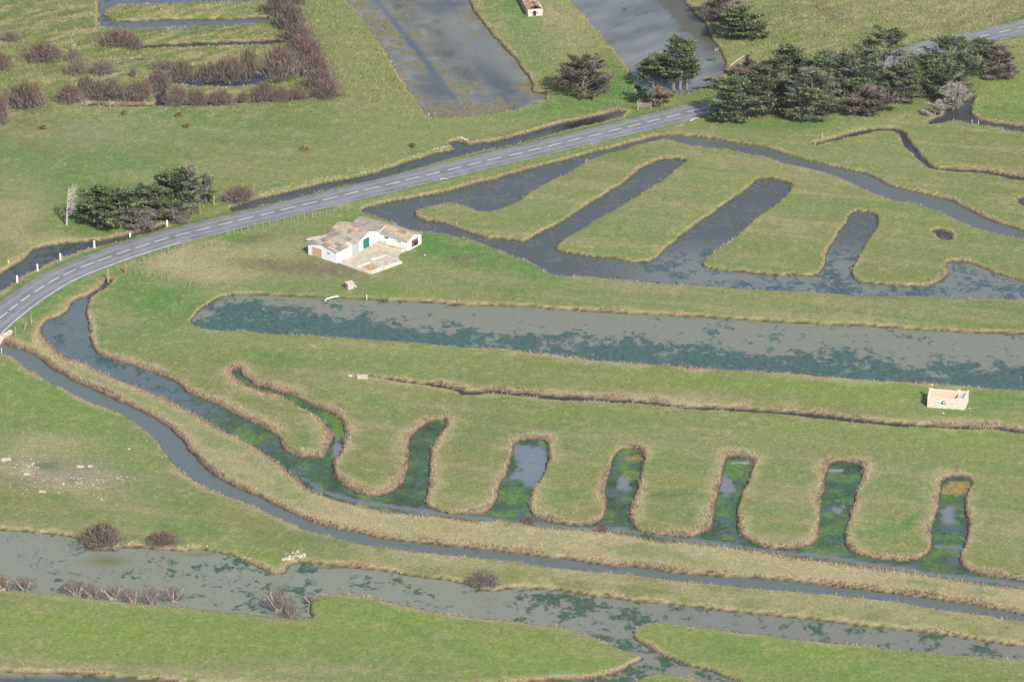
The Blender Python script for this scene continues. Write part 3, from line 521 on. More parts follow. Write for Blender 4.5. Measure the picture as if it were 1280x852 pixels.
def grass_cover():
    ok = (SDF > 0.5) & (RD > 3.14) & inview
    ca = np.argwhere(ok); se = ca[RNG.random(len(ca)) < 190000/len(ca)]; r, c = se[:, 0], se[:, 1]
    P = np.stack([XF[r, c]+(RNG.random(len(r))-.5)*GS, YF[r, c]+(RNG.random(len(r))-.5)*GY, Zf[r, c]], 1)
    keep = ~in_poly(P[:, 0], P[:, 1], YARD_KEEP); P = P[keep]; r = r[keep]; c = c[keep]
    t = (RNG.random(len(r)) < .10)[:, None]*0.35
    cc = LCf[r, c]*(0.80+0.20*RNG.random((len(r), 1))); cc = cc*(1-t)+C['straw']*t
    rough = sstep(170, 100, PYF[r, c])*(1-.5*sstep(430, 700, PXF[r, c]))+.5*(PYF[r, c] < 75)*(PXF[r, c] > 930)
    V, Fa, Cc = tri_tufts(P, .09+.20*rough+.07*RNG.random(len(r)), np.full(len(r), .17), .9, cc, 2)
    g = link('grass', mesh_np('grass', V, Fa, cols=Cc), M_VEG)
    tag(g, 'short olive and green pasture grass covering the fields between the channels', 'grass', kind='stuff')
def in_poly(x, y, poly):
    o = np.zeros(x.shape, bool); n = len(poly)
    for i in range(n):
        (xa, ya), (xb, yb) = poly[i], poly[(i+1) % n]
        if ya == yb: continue
        cnd = (y > min(ya, yb)) & (y <= max(ya, yb)); o ^= cnd & (x < xa+(y-ya)/(yb-ya)*(xb-xa))
    return o
def ground_z(x, y):
    i = int(round((x-xf[0])/GS)); j = int(round((y-yf[0])/GY))
    if 0 <= i < NXF and 0 <= j < NYF: return float(Zf[j, i])
    return 0.0
def on_ground(px_, py_):
    p = at(px_, py_, 0.0); p = at(px_, py_, max(ground_z(p.x, p.y), WZ-.3)); p.z = ground_z(p.x, p.y); return p

# ------------------------------------------------------------ road
def ribbon(C_, half0, half1, z, thick=0.0):
    T = np.gradient(C_, axis=0); T /= np.linalg.norm(T, axis=1)[:, None]; Nn = np.stack([-T[:, 1], T[:, 0]], 1)
    return C_+Nn*half0, C_+Nn*half1
def ribbon_mesh(name, C_, h0, h1, z, matl, parent=None, skirt=0.0):
    A, B = ribbon(C_, h0, h1, z); n = len(A); bm = bmesh.new()
    a = [bm.verts.new((p[0], p[1], z)) for p in A]; b = [bm.verts.new((p[0], p[1], z)) for p in B]
    for i in range(n-1): bm.faces.new((a[i], a[i+1], b[i+1], b[i]))
    if skirt:
        for e, s_ in ((a, 1), (b, -1)):
            T = (A-B)/np.linalg.norm(A-B, axis=1)[:, None]
            g = [bm.verts.new((v.co.x+T[i][0]*s_*.25, v.co.y+T[i][1]*s_*.25, z-skirt)) for i, v in enumerate(e)]
            for i in range(n-1): bm.faces.new((e[i], e[i+1], g[i+1], g[i]))
    return fin(bm, name, matl, parent)
road = ribbon_mesh('road', RC, 3.1, -3.1, RZ, M_ASPH, skirt=.3); tag(road, kind='structure')
def arclen(C_): return np.concatenate([[0], np.cumsum(np.linalg.norm(np.diff(C_, axis=0), axis=1))])
AL = arclen(RC)
def along(s): return np.array([np.interp(s, AL, RC[:, 0]), np.interp(s, AL, RC[:, 1])])
def nearest_s(p): return AL[np.argmin(np.hypot(RC[:, 0]-p[0], RC[:, 1]-p[1]))]
DASH = ROAD_C[3:41]+[(1128.,68.8),(1155,60.8),(1180,55),(1205,50),(1230,45),(1256,39),(1281,33)]
for (x, y) in DASH:
    s0 = nearest_s(at(x, y, RZ)); Cs = np.array([along(s0+k) for k in (-1.45, -.7, 0, .7, 1.45)])
    ribbon_mesh('lane_marking', Cs, .075, -.075, RZ+.005, M_PAINT, road)
i1 = int(np.argmin(np.hypot(RC[:, 0]-at(225, 300, RZ).x, RC[:, 1]-at(225, 300, RZ).y)))
ribbon_mesh('edge_line', RC[:i1], -2.78, -2.94, RZ+.005, M_EDGE, road)
ribbon_mesh('wheel_track', RC, 1.9, 1.35, RZ+.004, mat('worn_asphalt', (.215,.215,.225), .8, 1.1, (.175,.175,.185), .7), road)
ribbon_mesh('wheel_track', RC, -1.3, -1.9, RZ+.004, bpy.data.materials['worn_asphalt'], road)
# ------------------------------------------------------------ farm building
O = at(421, 328.9); Pg = at(385.3, 317.7); Pj = at(470.8, 301.8)
u = (O-Pg); WA = u.length; ru = math.atan2(u.y, u.x)
farm = empty('farm_building', O, ru)                 # local x runs along the front gable (towards the right), local y away
tag(farm, 'white rendered L-shaped farm outbuilding with lichen-orange ridged roofs beside the basins', 'building')
Rm = Matrix.Rotation(-ru, 3, 'Z')
def loc(px_, py_, z=0): return Rm @ (at(px_, py_, z)-O)
LB = loc(470.8, 301.8).y                               # depth to the rear wing front wall
dE = loc(510.7, 313.0); dF = loc(527, 303.7)
LD = dE.x; WD = max(3.2, (dF-dE).y)
LA = loc(449.2, 313.9).y                              # where the middle gable starts
HE, HR = 2.0, 2.75
def gable_block(bm, x0, x1, y0, y1, he, hr, axis_):
    if axis_ == 'y':
        prof = [(x0, 0), (x1, 0), (x1, he), ((x0+x1)/2, hr), (x0, he)]
        A = [bm.verts.new((p[0], y0, p[1])) for p in prof]; B = [bm.verts.new((p[0], y1, p[1])) for p in prof]
    else:
        prof = [(y0, 0), (y1, 0), (y1, he), ((y0+y1)/2, hr), (y0, he)]
        A = [bm.verts.new((x0, p[0], p[1])) for p in prof]; B = [bm.verts.new((x1, p[0], p[1])) for p in prof]
    bm.faces.new(A); bm.faces.new(list(reversed(B)))
    for i in range(5): bm.faces.new((A[i], A[(i+1) % 5], B[(i+1) % 5], B[i]))
def wall_part(*a, m=M_WHITE):
    bm = bmesh.new(); gable_block(bm, *a); return fin(bm, 'wall', m, farm)
wall_part(-WA, 0, 0, LA-.003, HE, HR, 'y')
wall_part(-WA-.4, 0.004, LA, LB-.003, HE, HR+.1, 'x')
XC0 = -WA+.6
wall_part(XC0, LD, LB, LB+WD, 1.85, 2.45, 'x')
def roof_slope(p0, p1, q0, q1, n, m_, kinds, lift=.05, seed=0):
    """panels between eave p0-p1 and ridge q0-q1, n along, m_ up the slope"""
    rs = random.Random(seed); p0, p1, q0, q1 = map(Vector, (p0, p1, q0, q1))
    nor = (p1-p0).cross(q0-p0).normalized(); nor = nor if nor.z > 0 else -nor
    for i in range(n):
        for j in range(m_):
            a, b = i/n, (i+1)/n; c_, d = j/m_, (j+1)/m_
            L = lambda s, t_: (p0.lerp(p1, s)).lerp(q0.lerp(q1, s), t_)
            z = lift+.015*rs.random()+.02*(i % 2)+(.03*j)
            g = .01
            bm = bmesh.new(); pts = [L(a+g/n, c_), L(b-g/n, c_), L(b-g/n, min(d+.04, 1)), L(a+g/n, min(d+.04, 1))]
            # corrugated sheet: four ribs across
            row = []
            for s_ in range(9):
                k = s_/8; rib = .035 if s_ % 2 else 0
                lo_ = pts[0].lerp(pts[1], k)+nor*(z+rib); hi = pts[3].lerp(pts[2], k)+nor*(z+rib); row.append((lo_, hi))
            tv = [(bm.verts.new(x), bm.verts.new(y)) for x, y in row]
            bv = [(bm.verts.new(x-nor*.03), bm.verts.new(y-nor*.03)) for x, y in row]
            for s_ in range(8):
                bm.faces.new((tv[s_][0], tv[s_+1][0], tv[s_+1][1], tv[s_][1])); bm.faces.new((bv[s_][0], bv[s_][1], bv[s_+1][1], bv[s_+1][0]))
                bm.faces.new((tv[s_][0], bv[s_][0], bv[s_+1][0], tv[s_+1][0])); bm.faces.new((tv[s_][1], tv[s_+1][1], bv[s_+1][1], bv[s_][1]))
            bm.faces.new((tv[0][0], tv[0][1], bv[0][1], bv[0][0])); bm.faces.new((tv[8][0], bv[8][0], bv[8][1], tv[8][1]))
            fin(bm, 'roof_panel', kinds(i, j, rs), farm)
def ridge(p, q, matl):
    bm = bmesh.new(); tube(bm, p, q, .10, .10, 6); return fin(bm, 'ridge_cap', matl, farm)
G = lambda ws: (lambda i, j, r: M_ROOF[r.choices(range(4), ws)[0]])
xm = -WA/2; ov = .18; ym = (LA+LB)/2; hrB = HR+.1
def kA(i, j, r): return M_LICH if (j == 2 and r.random() < .22) else (M_PALE if r.random() < .12 else M_ROOF[r.choices(range(4), (5, 5, 2, 1.3))[0]])
def kB(i, j, r): return M_LICH if r.random() < (.12, .22, .55)[j] else M_ROOF[r.choices(range(4), (4, 4, 2, 1))[0]]
def kD(i, j, r): return M_LICH if r.random() < (.06, .28, .6)[j] else M_ROOF[r.choices(range(4), (4, 4, 3, .5))[0]]
sl = (HR-HE)/(WA/2)
roof_slope((-WA-ov, -ov, HE-ov*sl), (-WA-ov, LA, HE-ov*sl), (xm, -ov, HR), (xm, LA, HR), 7, 3, kA, seed=1)
roof_slope((ov, LA, HE-ov*sl), (ov, -ov, HE-ov*sl), (xm, LA, HR), (xm, -ov, HR), 7, 3, kA, seed=2)
slB = (hrB-HE)/((LB-LA)/2)
roof_slope((ov, LA, HE+.02), (-WA-.5, LA, HE+.02), (ov, ym, hrB), (-WA-.5, ym, hrB), 7, 3, kB, seed=3)
roof_slope((-WA-.5, LB, HE+.02), (ov, LB, HE+.02), (-WA-.5, ym, hrB), (ov, ym, hrB), 7, 3, G((3, 2, 5, 2)), seed=4)
yD = LB+WD/2; slD = .6/(WD/2)
roof_slope((.35, LB-ov, 1.85-ov*slD), (LD+ov, LB-ov, 1.85-ov*slD), (.35, yD, 2.45), (LD+ov, yD, 2.45), 7, 3, kD, seed=5)
roof_slope((XC0-ov, LB-ov+.2, 1.85), (.30, LB-ov+.2, 1.85), (XC0-ov, yD, 2.45), (.30, yD, 2.45), 6, 3, G((3, 1, 7, 2)), seed=6)
roof_slope((LD+ov, LB+WD+ov, 1.85-ov*slD), (XC0-ov, LB+WD+ov, 1.85-ov*slD), (LD+ov, yD, 2.45), (XC0-ov, yD, 2.45), 12, 3, G((3, 1, 7, 2)), seed=7)
ridge((xm, -ov, HR+.07), (xm, LA+.6, HR+.07), M_LICH); ridge((-WA-.5, ym, hrB+.07), (ov, ym, hrB+.07), M_LICH)
ridge((.35, yD, 2.52), (LD+ov, yD, 2.52), M_LICH); ridge((XC0-ov, yD, 2.52), (.3, yD, 2.52), M_ROOF[2])
bm = bmesh.new(); boxm(bm, .22, .46, LB-.2, yD+.0, 0, .16, None)
for v in bm.verts: v.co.z += 1.85+(v.co.y-LB)/(WD/2)*.6
fin(bm, 'parapet', M_LIMEW, farm)
# openings: on the front gable (y=0 plane, facing -y) and courtyard wall (x=0 plane, facing +x)
def panel_y(name, x0, x1, z0, z1, y, m, frame=None, planks=0, label=None):
    bm = bmesh.new(); boxm(bm, x0, x1, y-.05, y+.05, z0, z1); o = fin(bm, name, m, farm)
    if label: o['label'] = label
    bm = bmesh.new(); f = .07
    boxm(bm, x0-f, x0, y-.08, y+.04, z0, z1+f); boxm(bm, x1, x1+f, y-.08, y+.04, z0, z1+f); boxm(bm, x0, x1, y-.08, y+.04, z1, z1+f)
    fr_ = fin(bm, 'frame', frame or M_LIMEW, o)
    for i in range(planks):
        bm = bmesh.new(); xa = x0+(x1-x0)*i/planks; xb = x0+(x1-x0)*(i+1)/planks; boxm(bm, xa+.012, xb-.012, y-.068-.004*(i % 2), y-.052, z0+.02, z1-.02); fin(bm, 'plank', m, o)
    return o
def panel_x(name, y0, y1, z0, z1, x, m, frame=None, planks=0, label=None):
    bm = bmesh.new(); boxm(bm, x-.05, x+.05, y0, y1, z0, z1); o = fin(bm, name, m, farm)
    if label: o['label'] = label
    bm = bmesh.new(); f = .07
    boxm(bm, x-.04, x+.08, y0-f, y0, z0, z1+f); boxm(bm, x-.04, x+.08, y1, y1+f, z0, z1+f); boxm(bm, x-.04, x+.08, y0, y1, z1, z1+f)
    fin(bm, 'frame', frame or M_LIMEW, o)
    for i in range(planks):
        bm = bmesh.new(); ya = y0+(y1-y0)*i/planks; yb = y0+(y1-y0)*(i+1)/planks; boxm(bm, x+.052, x+.068+.004*(i % 2), ya+.012, yb-.012, z0+.02, z1-.02); fin(bm, 'plank', m, o)
    return o
panel_y('door', -WA*.83, -WA*.52, .05, 1.72, 0, M_ROSE, planks=5, label='rusty pink door of the front gable')
panel_y('vent', -WA*.31, -WA*.22, 1.3, 1.55, 0, mat('vent_grey', (.42, .37, .34), .8), planks=3)
def Y(zx): return LA*(zx-350)/240.0                   # along the courtyard wall
panel_x('vent', Y(385), Y(420), 1.4, 1.6, 0, bpy.data.materials['vent_grey'])
panel_x('door', Y(508), Y(583), .05, 1.8, 0, M_BLUE, planks=4, label='pale blue-grey sliding door on the yard')
panel_x('door', Y(622), Y(690), .05, 1.95, 0, M_GREEN, frame=M_WHITE, planks=4, label='dark green double door on the yard')
panel_y('window', LD*.24, LD*.36, 1.2, 1.45, LB, M_DARK); panel_y('window', LD*.68, LD*.78, 1.2, 1.45, LB, bpy.data.materials['vent_grey'])
panel_x('opening', LB+WD*.28, LB+WD*.75, .25, 1.6, LD, M_DARK, frame=M_LIMEW, label='dark opening in the right-hand gable with brown boards')
bm = bmesh.new(); boxm(bm, LD+.055, LD+.10, LB+WD*.30, LB+WD*.73, 1.15, 1.5); fin(bm, 'board', M_BRICKISH, farm)
bm = bmesh.new(); boxm(bm, LD+.055, LD+.10, LB+WD*.30, LB+WD*.42, .3, 1.1); fin(bm, 'board', M_BRICKISH, farm)
# yard with its basins
yard = empty('stone_yard', O, ru); tag(yard, 'pale concrete yard with three low-walled oyster basins in front of the white building', 'yard')
def lp(zx, zy): q = loc(380+zx/8.533, 265+zy/8.533); return (q.x, q.y)
YP = [(.06, .03), lp(715, 668), lp(1050, 548), lp(1000, 480), lp(1035, 440), lp(1110, 408), (LD-.3, LB-.05), (.06, LB-.05)]
bm = bmesh.new(); prism(bm, YP, -.35, .10); fin(bm, 'slab', M_SLAB, yard)
def lowwall(name, pts, w_, z1, m=M_LIMEW, closed=True, z0=.105):
    n = len(pts)
    for i in range(n if closed else n-1):
        a = Vector((*pts[i], 0)); b = Vector((*pts[(i+1) % n], 0)); d = (b-a); L_ = d.length; M = Matrix.Translation(a) @ Matrix.Rotation(math.atan2(d.y, d.x), 4, 'Z')
        bm = bmesh.new(); k = max(1, int(L_/1.1))
        for q in range(k):
            boxm(bm, L_*q/k+.004+(w_/2 if q == 0 and closed else 0), L_*(q+1)/k-.004+(w_/2 if q == k-1 and closed else 0), -w_/2, w_/2, z0, z1+.02*random.random()+.003*i, M)
        fin(bm, name, m, yard)
lowwall('low_wall', [lp(560, 600), lp(700, 548), lp(835, 600), lp(713, 655)], .28, .38)
lowwall('low_wall', [lp(700, 520), lp(862, 478), lp(1022, 545), lp(862, 598)], .28, .34)
lowwall('low_wall', [lp(712, 352), lp(780, 316), lp(1102, 402), lp(1032, 440)], .24, .50)
lowwall('low_wall', [lp(362, 548), lp(712, 662)], .18, .20, M_LIMEW, False); lowwall('low_wall', [lp(722, 664), lp(1046, 548)], .24, .28, M_LIMEW, False)
def basin(pts, m, z, sh=.0):
    bm = bmesh.new(); prism(bm, pts, .103, z); fin(bm, 'basin_bed', m, yard)
basin([lp(580, 604), lp(700, 560), lp(822, 603), lp(713, 646)], M_BASIN, .135)
basin([lp(720, 523), lp(860, 488), lp(1000, 543), lp(862, 588)], mat('pale_sediment', (.50, .42, .33), .9, 1.4, (.32, .24, .17), .8), .13)
basin([lp(728, 350), lp(782, 323), lp(1080, 402), lp(1032, 432)], mat('mossy_sediment', (.44, .37, .24), .9, 1.4, (.26, .20, .12), .8), .14)
YARD_KEEP = []
Rw = Matrix.Rotation(ru, 3, 'Z')
for q in [(-WA-.2, -.1)]+YP[1:6]+[(LD+.2, LB-.1), (LD+.2, LB+WD+.2), (XC0, LB+WD+.2), (-WA-.2, LB)]:
    v = Rw @ Vector((q[0], q[1], 0))+O; YARD_KEEP.append((v.x, v.y))
grass_cover()
# sheets lying behind the building
for i, (x, y, an) in enumerate(((388.5, 300, .5), (392, 298.5, .45), (396, 297.5, .55))):
    bm = bmesh.new(); boxm(bm, -.9, .9, -.28, .28, .12, .2); o = fin(bm, 'roof_sheet', (M_STONE, M_CRATE, M_STONE)[i]); o.location = at(x, y, .05+.02*i); o.rotation_euler = (.12, .05, an)
    tag(o, ('pale loose sheet lying on the grass, lowest left of three behind the white building', 'rusty pink loose sheet, middle of three behind the white building', 'pale loose sheet, nearest the wall of three behind the white building')[i], 'sheet', 'loose sheets behind the building')

# ------------------------------------------------------------ roofless cabin on the right
A_ = at(1158.8, 508.6); B_ = at(1205.8, 512.2); d_ = B_-A_; L1 = d_.length; r1 = math.atan2(d_.y, d_.x)
cab = empty('ruined_cabin', A_, r1); tag(cab, 'small roofless pale stone cabin with ochre inner walls and a green window', 'ruin')
DP = 3.2
def jag_wall(p0, p1, th, h, name='wall', m=M_STONEW, parent=None, jag=.15, seed=1, holes=(), drop=None):
    """wall from p0 to p1 with broken top, laid in courses of stones; holes: (s0,s1,z0,z1)"""
    rs = random.Random(seed); p0 = Vector((*p0, 0)); p1 = Vector((*p1, 0)); d = p1-p0; L_ = d.length; M = Matrix.Translation(p0) @ Matrix.Rotation(math.atan2(d.y, d.x), 4, 'Z')
    bm = bmesh.new(); z = -.2; ch = .28
    while z < h:
        s = 0; zt = min(z+ch, h+.05)
        while s < L_-.01:
            l = min(rs.uniform(.35, .7), L_-s)
            mid = s+l/2; hh = h+(drop(mid/L_) if drop else 0)+rs.uniform(-jag, jag)
            inh = any(a < mid < b and z+ch/2 > c and z+ch/2 < e for a, b, c, e in holes)
            if z+ch*.4 < hh and not inh:
                o_ = rs.uniform(-.02, .025); boxm(bm, s+.006, s+l-.006, -th/2-o_, th/2+o_, z+.004, zt-.004, M)
            s += l
        z += ch
    return fin(bm, name, m, parent)
jag_wall((0, .2), (L1, .2), .36, 1.8, parent=cab, jag=.08, seed=3, holes=((2.2, 2.95, .6, 1.4),), drop=lambda t: .15*(t > .75)-.12*(t > .55)*(t < .75))
# solid cores so that no daylight shows through the courses
def core(x0, x1, y0, y1, z1, m, name='wall_core'):
    bm = bmesh.new(); boxm(bm, x0, x1, y0, y1, -.2, z1); return fin(bm, name, m, cab)
core(.05, 2.18, .1, .3, 1.62, M_LIMEW); core(2.98, L1-.05, .1, .3, 1.58, M_LIMEW); core(2.18, 2.98, .1, .3, .58, M_LIMEW)
core(.1, L1-.1, DP-.32, DP-.18, 1.75, M_OCHRE, 'inner_plaster')
jag_wall((0, DP), (L1+.35, DP), .36, 1.9, parent=cab, jag=.15, seed=4, m=M_LIMEW, drop=lambda t: .45*(t < .08)-.15*(t > .35)*(t < .5))
jag_wall((.18, .4), (.18, DP-.2), .34, 1.75, parent=cab, jag=.2, seed=5); jag_wall((L1-.15, .4), (L1+.15, DP-.2), .36, 1.8, parent=cab, jag=.1, seed=6)
jag_wall((L1*.8, .4), (L1*.82, DP-.3), .25, 1.55, parent=cab, jag=.2, seed=7)
bm = bmesh.new(); boxm(bm, .3, L1-.3, .4, DP-.3, -.1, .25); fin(bm, 'rubble_floor', mat('rubble', (.5,.33,.2), .95, 2.5, (.3,.16,.11), .9, .6, 6), cab)
bm = bmesh.new(); boxm(bm, L1*.82, L1-.25, .5, DP-.5, 1.3, 1.4); fin(bm, 'roof_remnant', mat('grey_sheet', (.40,.38,.37), .9, 3, (.28,.26,.25), .7), cab)
bm = bmesh.new(); boxm(bm, 2.24, 2.91, .02, .08, .6, 1.38); wn = fin(bm, 'window', M_GREEN, cab)
bm = bmesh.new(); boxm(bm, 2.55, 2.82, -.005, .015, .8, 1.2); fin(bm, 'pane', mat('pane', (.5, .6, .58), .2), wn)
bm = bmesh.new(); boxm(bm, 2.14, 3.01, -.03, .03, 1.39, 1.48); boxm(bm, 2.14, 3.01, -.03, .03, .5, .59); fin(bm, 'sill', M_WHITE, wn)
for k, (s0, m) in enumerate(((.05, M_TILE), (.35, M_TILE), (.2, M_OCHRE))):
    bm = bmesh.new(); boxm(bm, s0, s0+.35, DP-.2, DP+.15, 2.3+.1*k, 2.40+.1*k); fin(bm, 'tile', m, cab)

# ------------------------------------------------------------ ruined cottage at the top edge
A_ = at(660.2, 21.5); B_ = at(677.8, 20.3); d_ = B_-A_; L2 = d_.length; r2 = math.atan2(d_.y, d_.x)
cot = empty('ruined_cottage', A_, r2); tag(cot, 'small ruined cottage with broken orange tile roof and doorway at the top edge', 'ruin')
DL = 8.0
jag_wall((0, .18), (L2, .18), .34, 1.45, parent=cot, jag=.06, seed=11, m=M_LIMEW, holes=((L2*.34, L2*.62, -.3, 1.3),), drop=lambda t: .8*(1-abs(t-.45)*2)*(abs(t-.45) < .3))
bm = bmesh.new(); boxm(bm, L2*.36, L2*.62, .5, .6, -.1, 1.3); fin(bm, 'doorway', M_DARK, cot)
jag_wall((.0, .4), (0, DL), .4, 1.5, parent=cot, jag=.05, seed=12, m=mat('grey_stone_wall', (.27,.25,.25), .9, 4, (.36,.33,.3), .8, .6, 8)); jag_wall((L2, .4), (L2, DL), .36, 1.5, parent=cot, jag=.3, seed=13)
jag_wall((0, DL), (L2, DL), .36, 1.5, parent=cot, jag=.3, seed=14)
rs = random.Random(5)
for side in (0, 1):
    for j in range(26):
        for i in range(5):
            if rs.random() < (.34 if side == 0 else .5): continue
            t0 = j/26; yy = .35+t0*(DL-.6); xo = 0
            k = (i+.5)/5; xx = (0-.15+k*(L2/2)) if side == 0 else (L2+.15-k*(L2/2)); zz = 1.5+k*.8
            bm = bmesh.new(); a_ = (.62 if side == 0 else -.62)
            M = Matrix.Translation((xx+xo, yy, zz+.05*rs.random())) @ Matrix.Rotation(-a_*.85, 4, 'Y') @ Matrix.Rotation(rs.uniform(-.1, .1), 4, 'Z')
            boxm(bm, -.19, .19, -.15, .15, 0, .03, M); fin(bm, 'roof_tile', rs.choice((M_TILE, M_TILE, M_LICH, M_STONE)), cot)
for j in range(7):
    bm = bmesh.new(); t0 = j/6; tube(bm, (-.1, .5+t0*(DL-1), 1.5), (L2/2, .5+t0*(DL-1), 2.3), .05, .05, 4); tube(bm, (L2+.1, .5+t0*(DL-1), 1.5), (L2/2, .5+t0*(DL-1), 2.3), .05, .05, 4); fin(bm, 'rafter', M_WOOD, cot)
bm = bmesh.new(); boxm(bm, .2, L2-.2, .5, .9, -.1, .1); M = Matrix.Shear('XY', 4, (0, 0)); fin(bm, 'threshold', M_LIMEW, cot)
bm = bmesh.new(); prism(bm, [(.25, .7), (L2-.25, .7), (L2-.25, DL-.2), (.25, DL-.2)], -.1, .06); fin(bm, 'floor_rubble', bpy.data.materials['rubble'], cot)

# ------------------------------------------------------------ small things
def rock_mesh(seed):
    rs = random.Random(seed); bm = bmesh.new(); bmesh.ops.create_icosphere(bm, subdivisions=1, radius=.5)
    for v in bm.verts:
        v.co *= rs.uniform(.75, 1.15); v.co.z *= .7
    me = bpy.data.meshes.new('stone'); bm.to_mesh(me); bm.free(); me.materials.append(M_STONE); return me
ROCKS = [rock_mesh(i) for i in range(5)]
def stone(x, y, s, label, group, zoff=0):
    o = link('stone', random.choice(ROCKS)); p = on_ground(x, y); o.location = p+Vector((0, 0, s*.12+zoff)); o.scale = (s*random.uniform(.8, 1.4), s*random.uniform(.7, 1.1), s*random.uniform(.5, .9)); o.rotation_euler = (0, 0, random.random()*6)
    return tag(o, label, 'stone', group)
for k in range(46):
    t_ = random.random(); x = 352+t_*31+random.gauss(0, 1); y = 701-t_*5-abs(random.gauss(0, 3.2))
    stone(x, y, random.uniform(.25, .6), 'pale stone heaped in the corner of the river bank', 'pale stones heaped on the river bank')
for k in range(9): stone(376+random.gauss(0, 2), 686+k*1.2, .22, 'pale stone heaped in the corner of the river bank', 'pale stones heaped on the river bank')
for (cx, cy, sx, sy, n) in ((35, 586, 22, 12, 52), (6, 574, 9, 4, 12), (105, 603, 38, 7, 56), (60, 613, 50, 5, 16), (125, 622, 14, 4, 10), (150, 597, 8, 3, 8), (160, 570, 60, 30, 14)):
    for k in range(n):
        x = random.gauss(cx, sx*.6); y = random.gauss(cy, sy*.6)
        if x < -10: continue
        stone(x, y, random.uniform(.12, .34)*(1.5 if random.random() < .1 else 1), 'small pale stone scattered over the rough patch of the left field', 'pale stones scattered in the left field')
for (x0, y0, x1, y1, sg, lab) in ((4, 577, 12, 572, 1.3, 'large flat pale slab at the left edge of the left field'), (96, 584.5, 105, 583, .9, 'long pale slab lying right of the dark green clump in the left field'), (110, 584, 116, 582.5, .7, 'short pale slab beyond the end of the long one in the left field'), (49, 614.5, 57, 615, .8, 'white slab near the lower edge of the stony patch'), (30, 592, 37, 593, .9, 'pinkish slab amid the densest stones of the left field')):
    p = at((x0+x1)/2, (y0+y1)/2, 0); ln = (at(x1, y1)-at(x0, y0)).length; bm = bmesh.new()
    prism(bm, [(-ln/2, -.2*sg), (ln*.35, -.26*sg), (ln/2, .05), (ln*.2, .24*sg), (-ln*.42, .18*sg)], -.1, .16); o = fin(bm, 'slab_stone', M_STONE); p.z = ground_z(p.x, p.y)+.05; o.location = p; tag(o, lab, 'stone')
for k in range(26):
    stone(572+random.random()*14, 172+random.random()*7, random.uniform(.2, .5), 'pale boulder at the notch in the roadside ditch', 'boulders by the ditch notch')
for k in range(120):
    t_ = k/119; xs = [572, 560, 545, 520, 482, 440, 400, 360, 322]; ys = [186.5, 188, 191, 199, 209.5, 220, 229, 239, 250]
    x = np.interp(t_, np.linspace(0, 1, 9), xs)+random.uniform(-2, 2); y = np.interp(t_, np.linspace(0, 1, 9), ys)-.2+random.uniform(-.6, .6)
    stone(x, y, random.uniform(.15, .38), 'pale stone edging the far side of the roadside ditch', 'stones edging the roadside ditch')
for (x, y) in ((160, 679.5), (165, 677), (172, 680), (228, 684), (235, 683.5), (259, 688), (306, 702), (312, 700), (304.5, 707), (1117, 788), (1142, 790.5)):
    stone(x, y, .35, 'white stone at the waterline of the broad river', 'white stones at the river edge')
for i, (x, y, s, lab) in enumerate(((438, 470, .8, 'rounded cream boulder at the start of the narrow ditch'), (1179, 516.5, .55, 'pale block lying in front of the roofless cabin'), (1212, 510.5, .4, 'small white stone right of the roofless cabin'), (531, 319, .5, 'small pale stone in the green grass right of the yard'), (494, 280, .35, 'white stone on the bank behind the farm building'))):
    stone(x, y, s, lab, None)
# trough beside the boulder
tr = empty('stone_trough', on_ground(453, 472.5), -.12); tag(tr, 'pale stone trough beside the cream boulder in the middle field', 'trough')
bm = bmesh.new(); boxm(bm, -.85, .85, -.3, .3, -.05, .18); fin(bm, 'base', M_STONE, tr)
for a in ((-.85, .85, -.3, -.2), (-.85, .85, .2, .3), (-.85, -.75, -.2, .2), (.75, .85, -.2, .2)):
    bm = bmesh.new(); boxm(bm, *a, .184, .5); fin(bm, 'side', M_STONE, tr)
# small block shelter by the long basin
wl = empty('well_block', on_ground(437, 360), .5); tag(wl, 'small pinkish masonry well head standing in the grass above the long basin', 'well head')
bm = bmesh.new(); boxm(bm, -.6, .6, -.55, .55, -.1, .95); fin(bm, 'body', M_CRATE, wl)
bm = bmesh.new(); boxm(bm, -.68, .68, -.62, .62, .953, 1.12); fin(bm, 'cap', M_STONE, wl)
bm = bmesh.new(); boxm(bm, .603, .66, -.3, .3, .0, .7); fin(bm, 'door', M_BRICKISH, wl)
bm = bmesh.new(); tube(bm, (.7, .3, .6), (1.3, -.2, -.05), .06, .06, 5); fin(bm, 'pipe', M_WHITE, wl)
# white outfall pipe
pp = empty('outfall_pipe', at(416, 371.5, 0), 0); tag(pp, 'bent white pipe reaching from the bank into the long basin', 'pipe')
bm = bmesh.new(); pts = [at(423, 370.3, .1), at(417, 371.2, .12), at(411, 372.5, .05), at(407.5, 374, -.1), at(406.5, 376.5, -.5)]
for a, b in zip(pts[:-1], pts[1:]): tube(bm, a-pp.location, b-pp.location, .11, .11, 8)
fin(bm, 'tube', M_WHITE, pp, True)
bm = bmesh.new()
for a, b in (((412.5, 373, .05), (414, 377.5, -.6)), ((411, 374, 0), (412.5, 379, -.6))): tube(bm, at(*a)-pp.location, at(*b)-pp.location, .05, .05, 5)
fin(bm, 'strut', M_WOOD, pp)

def post(name, x, y, h, r, m, label, group, lean=(0, 0), n=6, sink=.3, cap=None):
    p = on_ground(x, y); bm = bmesh.new(); tube(bm, (0, 0, -sink), (lean[0]*h, lean[1]*h, h), r, r*.85, n); o = fin(bm, name, m); o.location = p
    o.rotation_euler = (0, 0, random.random()); return tag(o, label, 'post', group)
ORD = ['first from the left']+[q+' from the left' for q in ('second','third','fourth','fifth','sixth','seventh','eighth')]
def gcount(g): return len([o for o in COL.objects if o.get('group') == g])
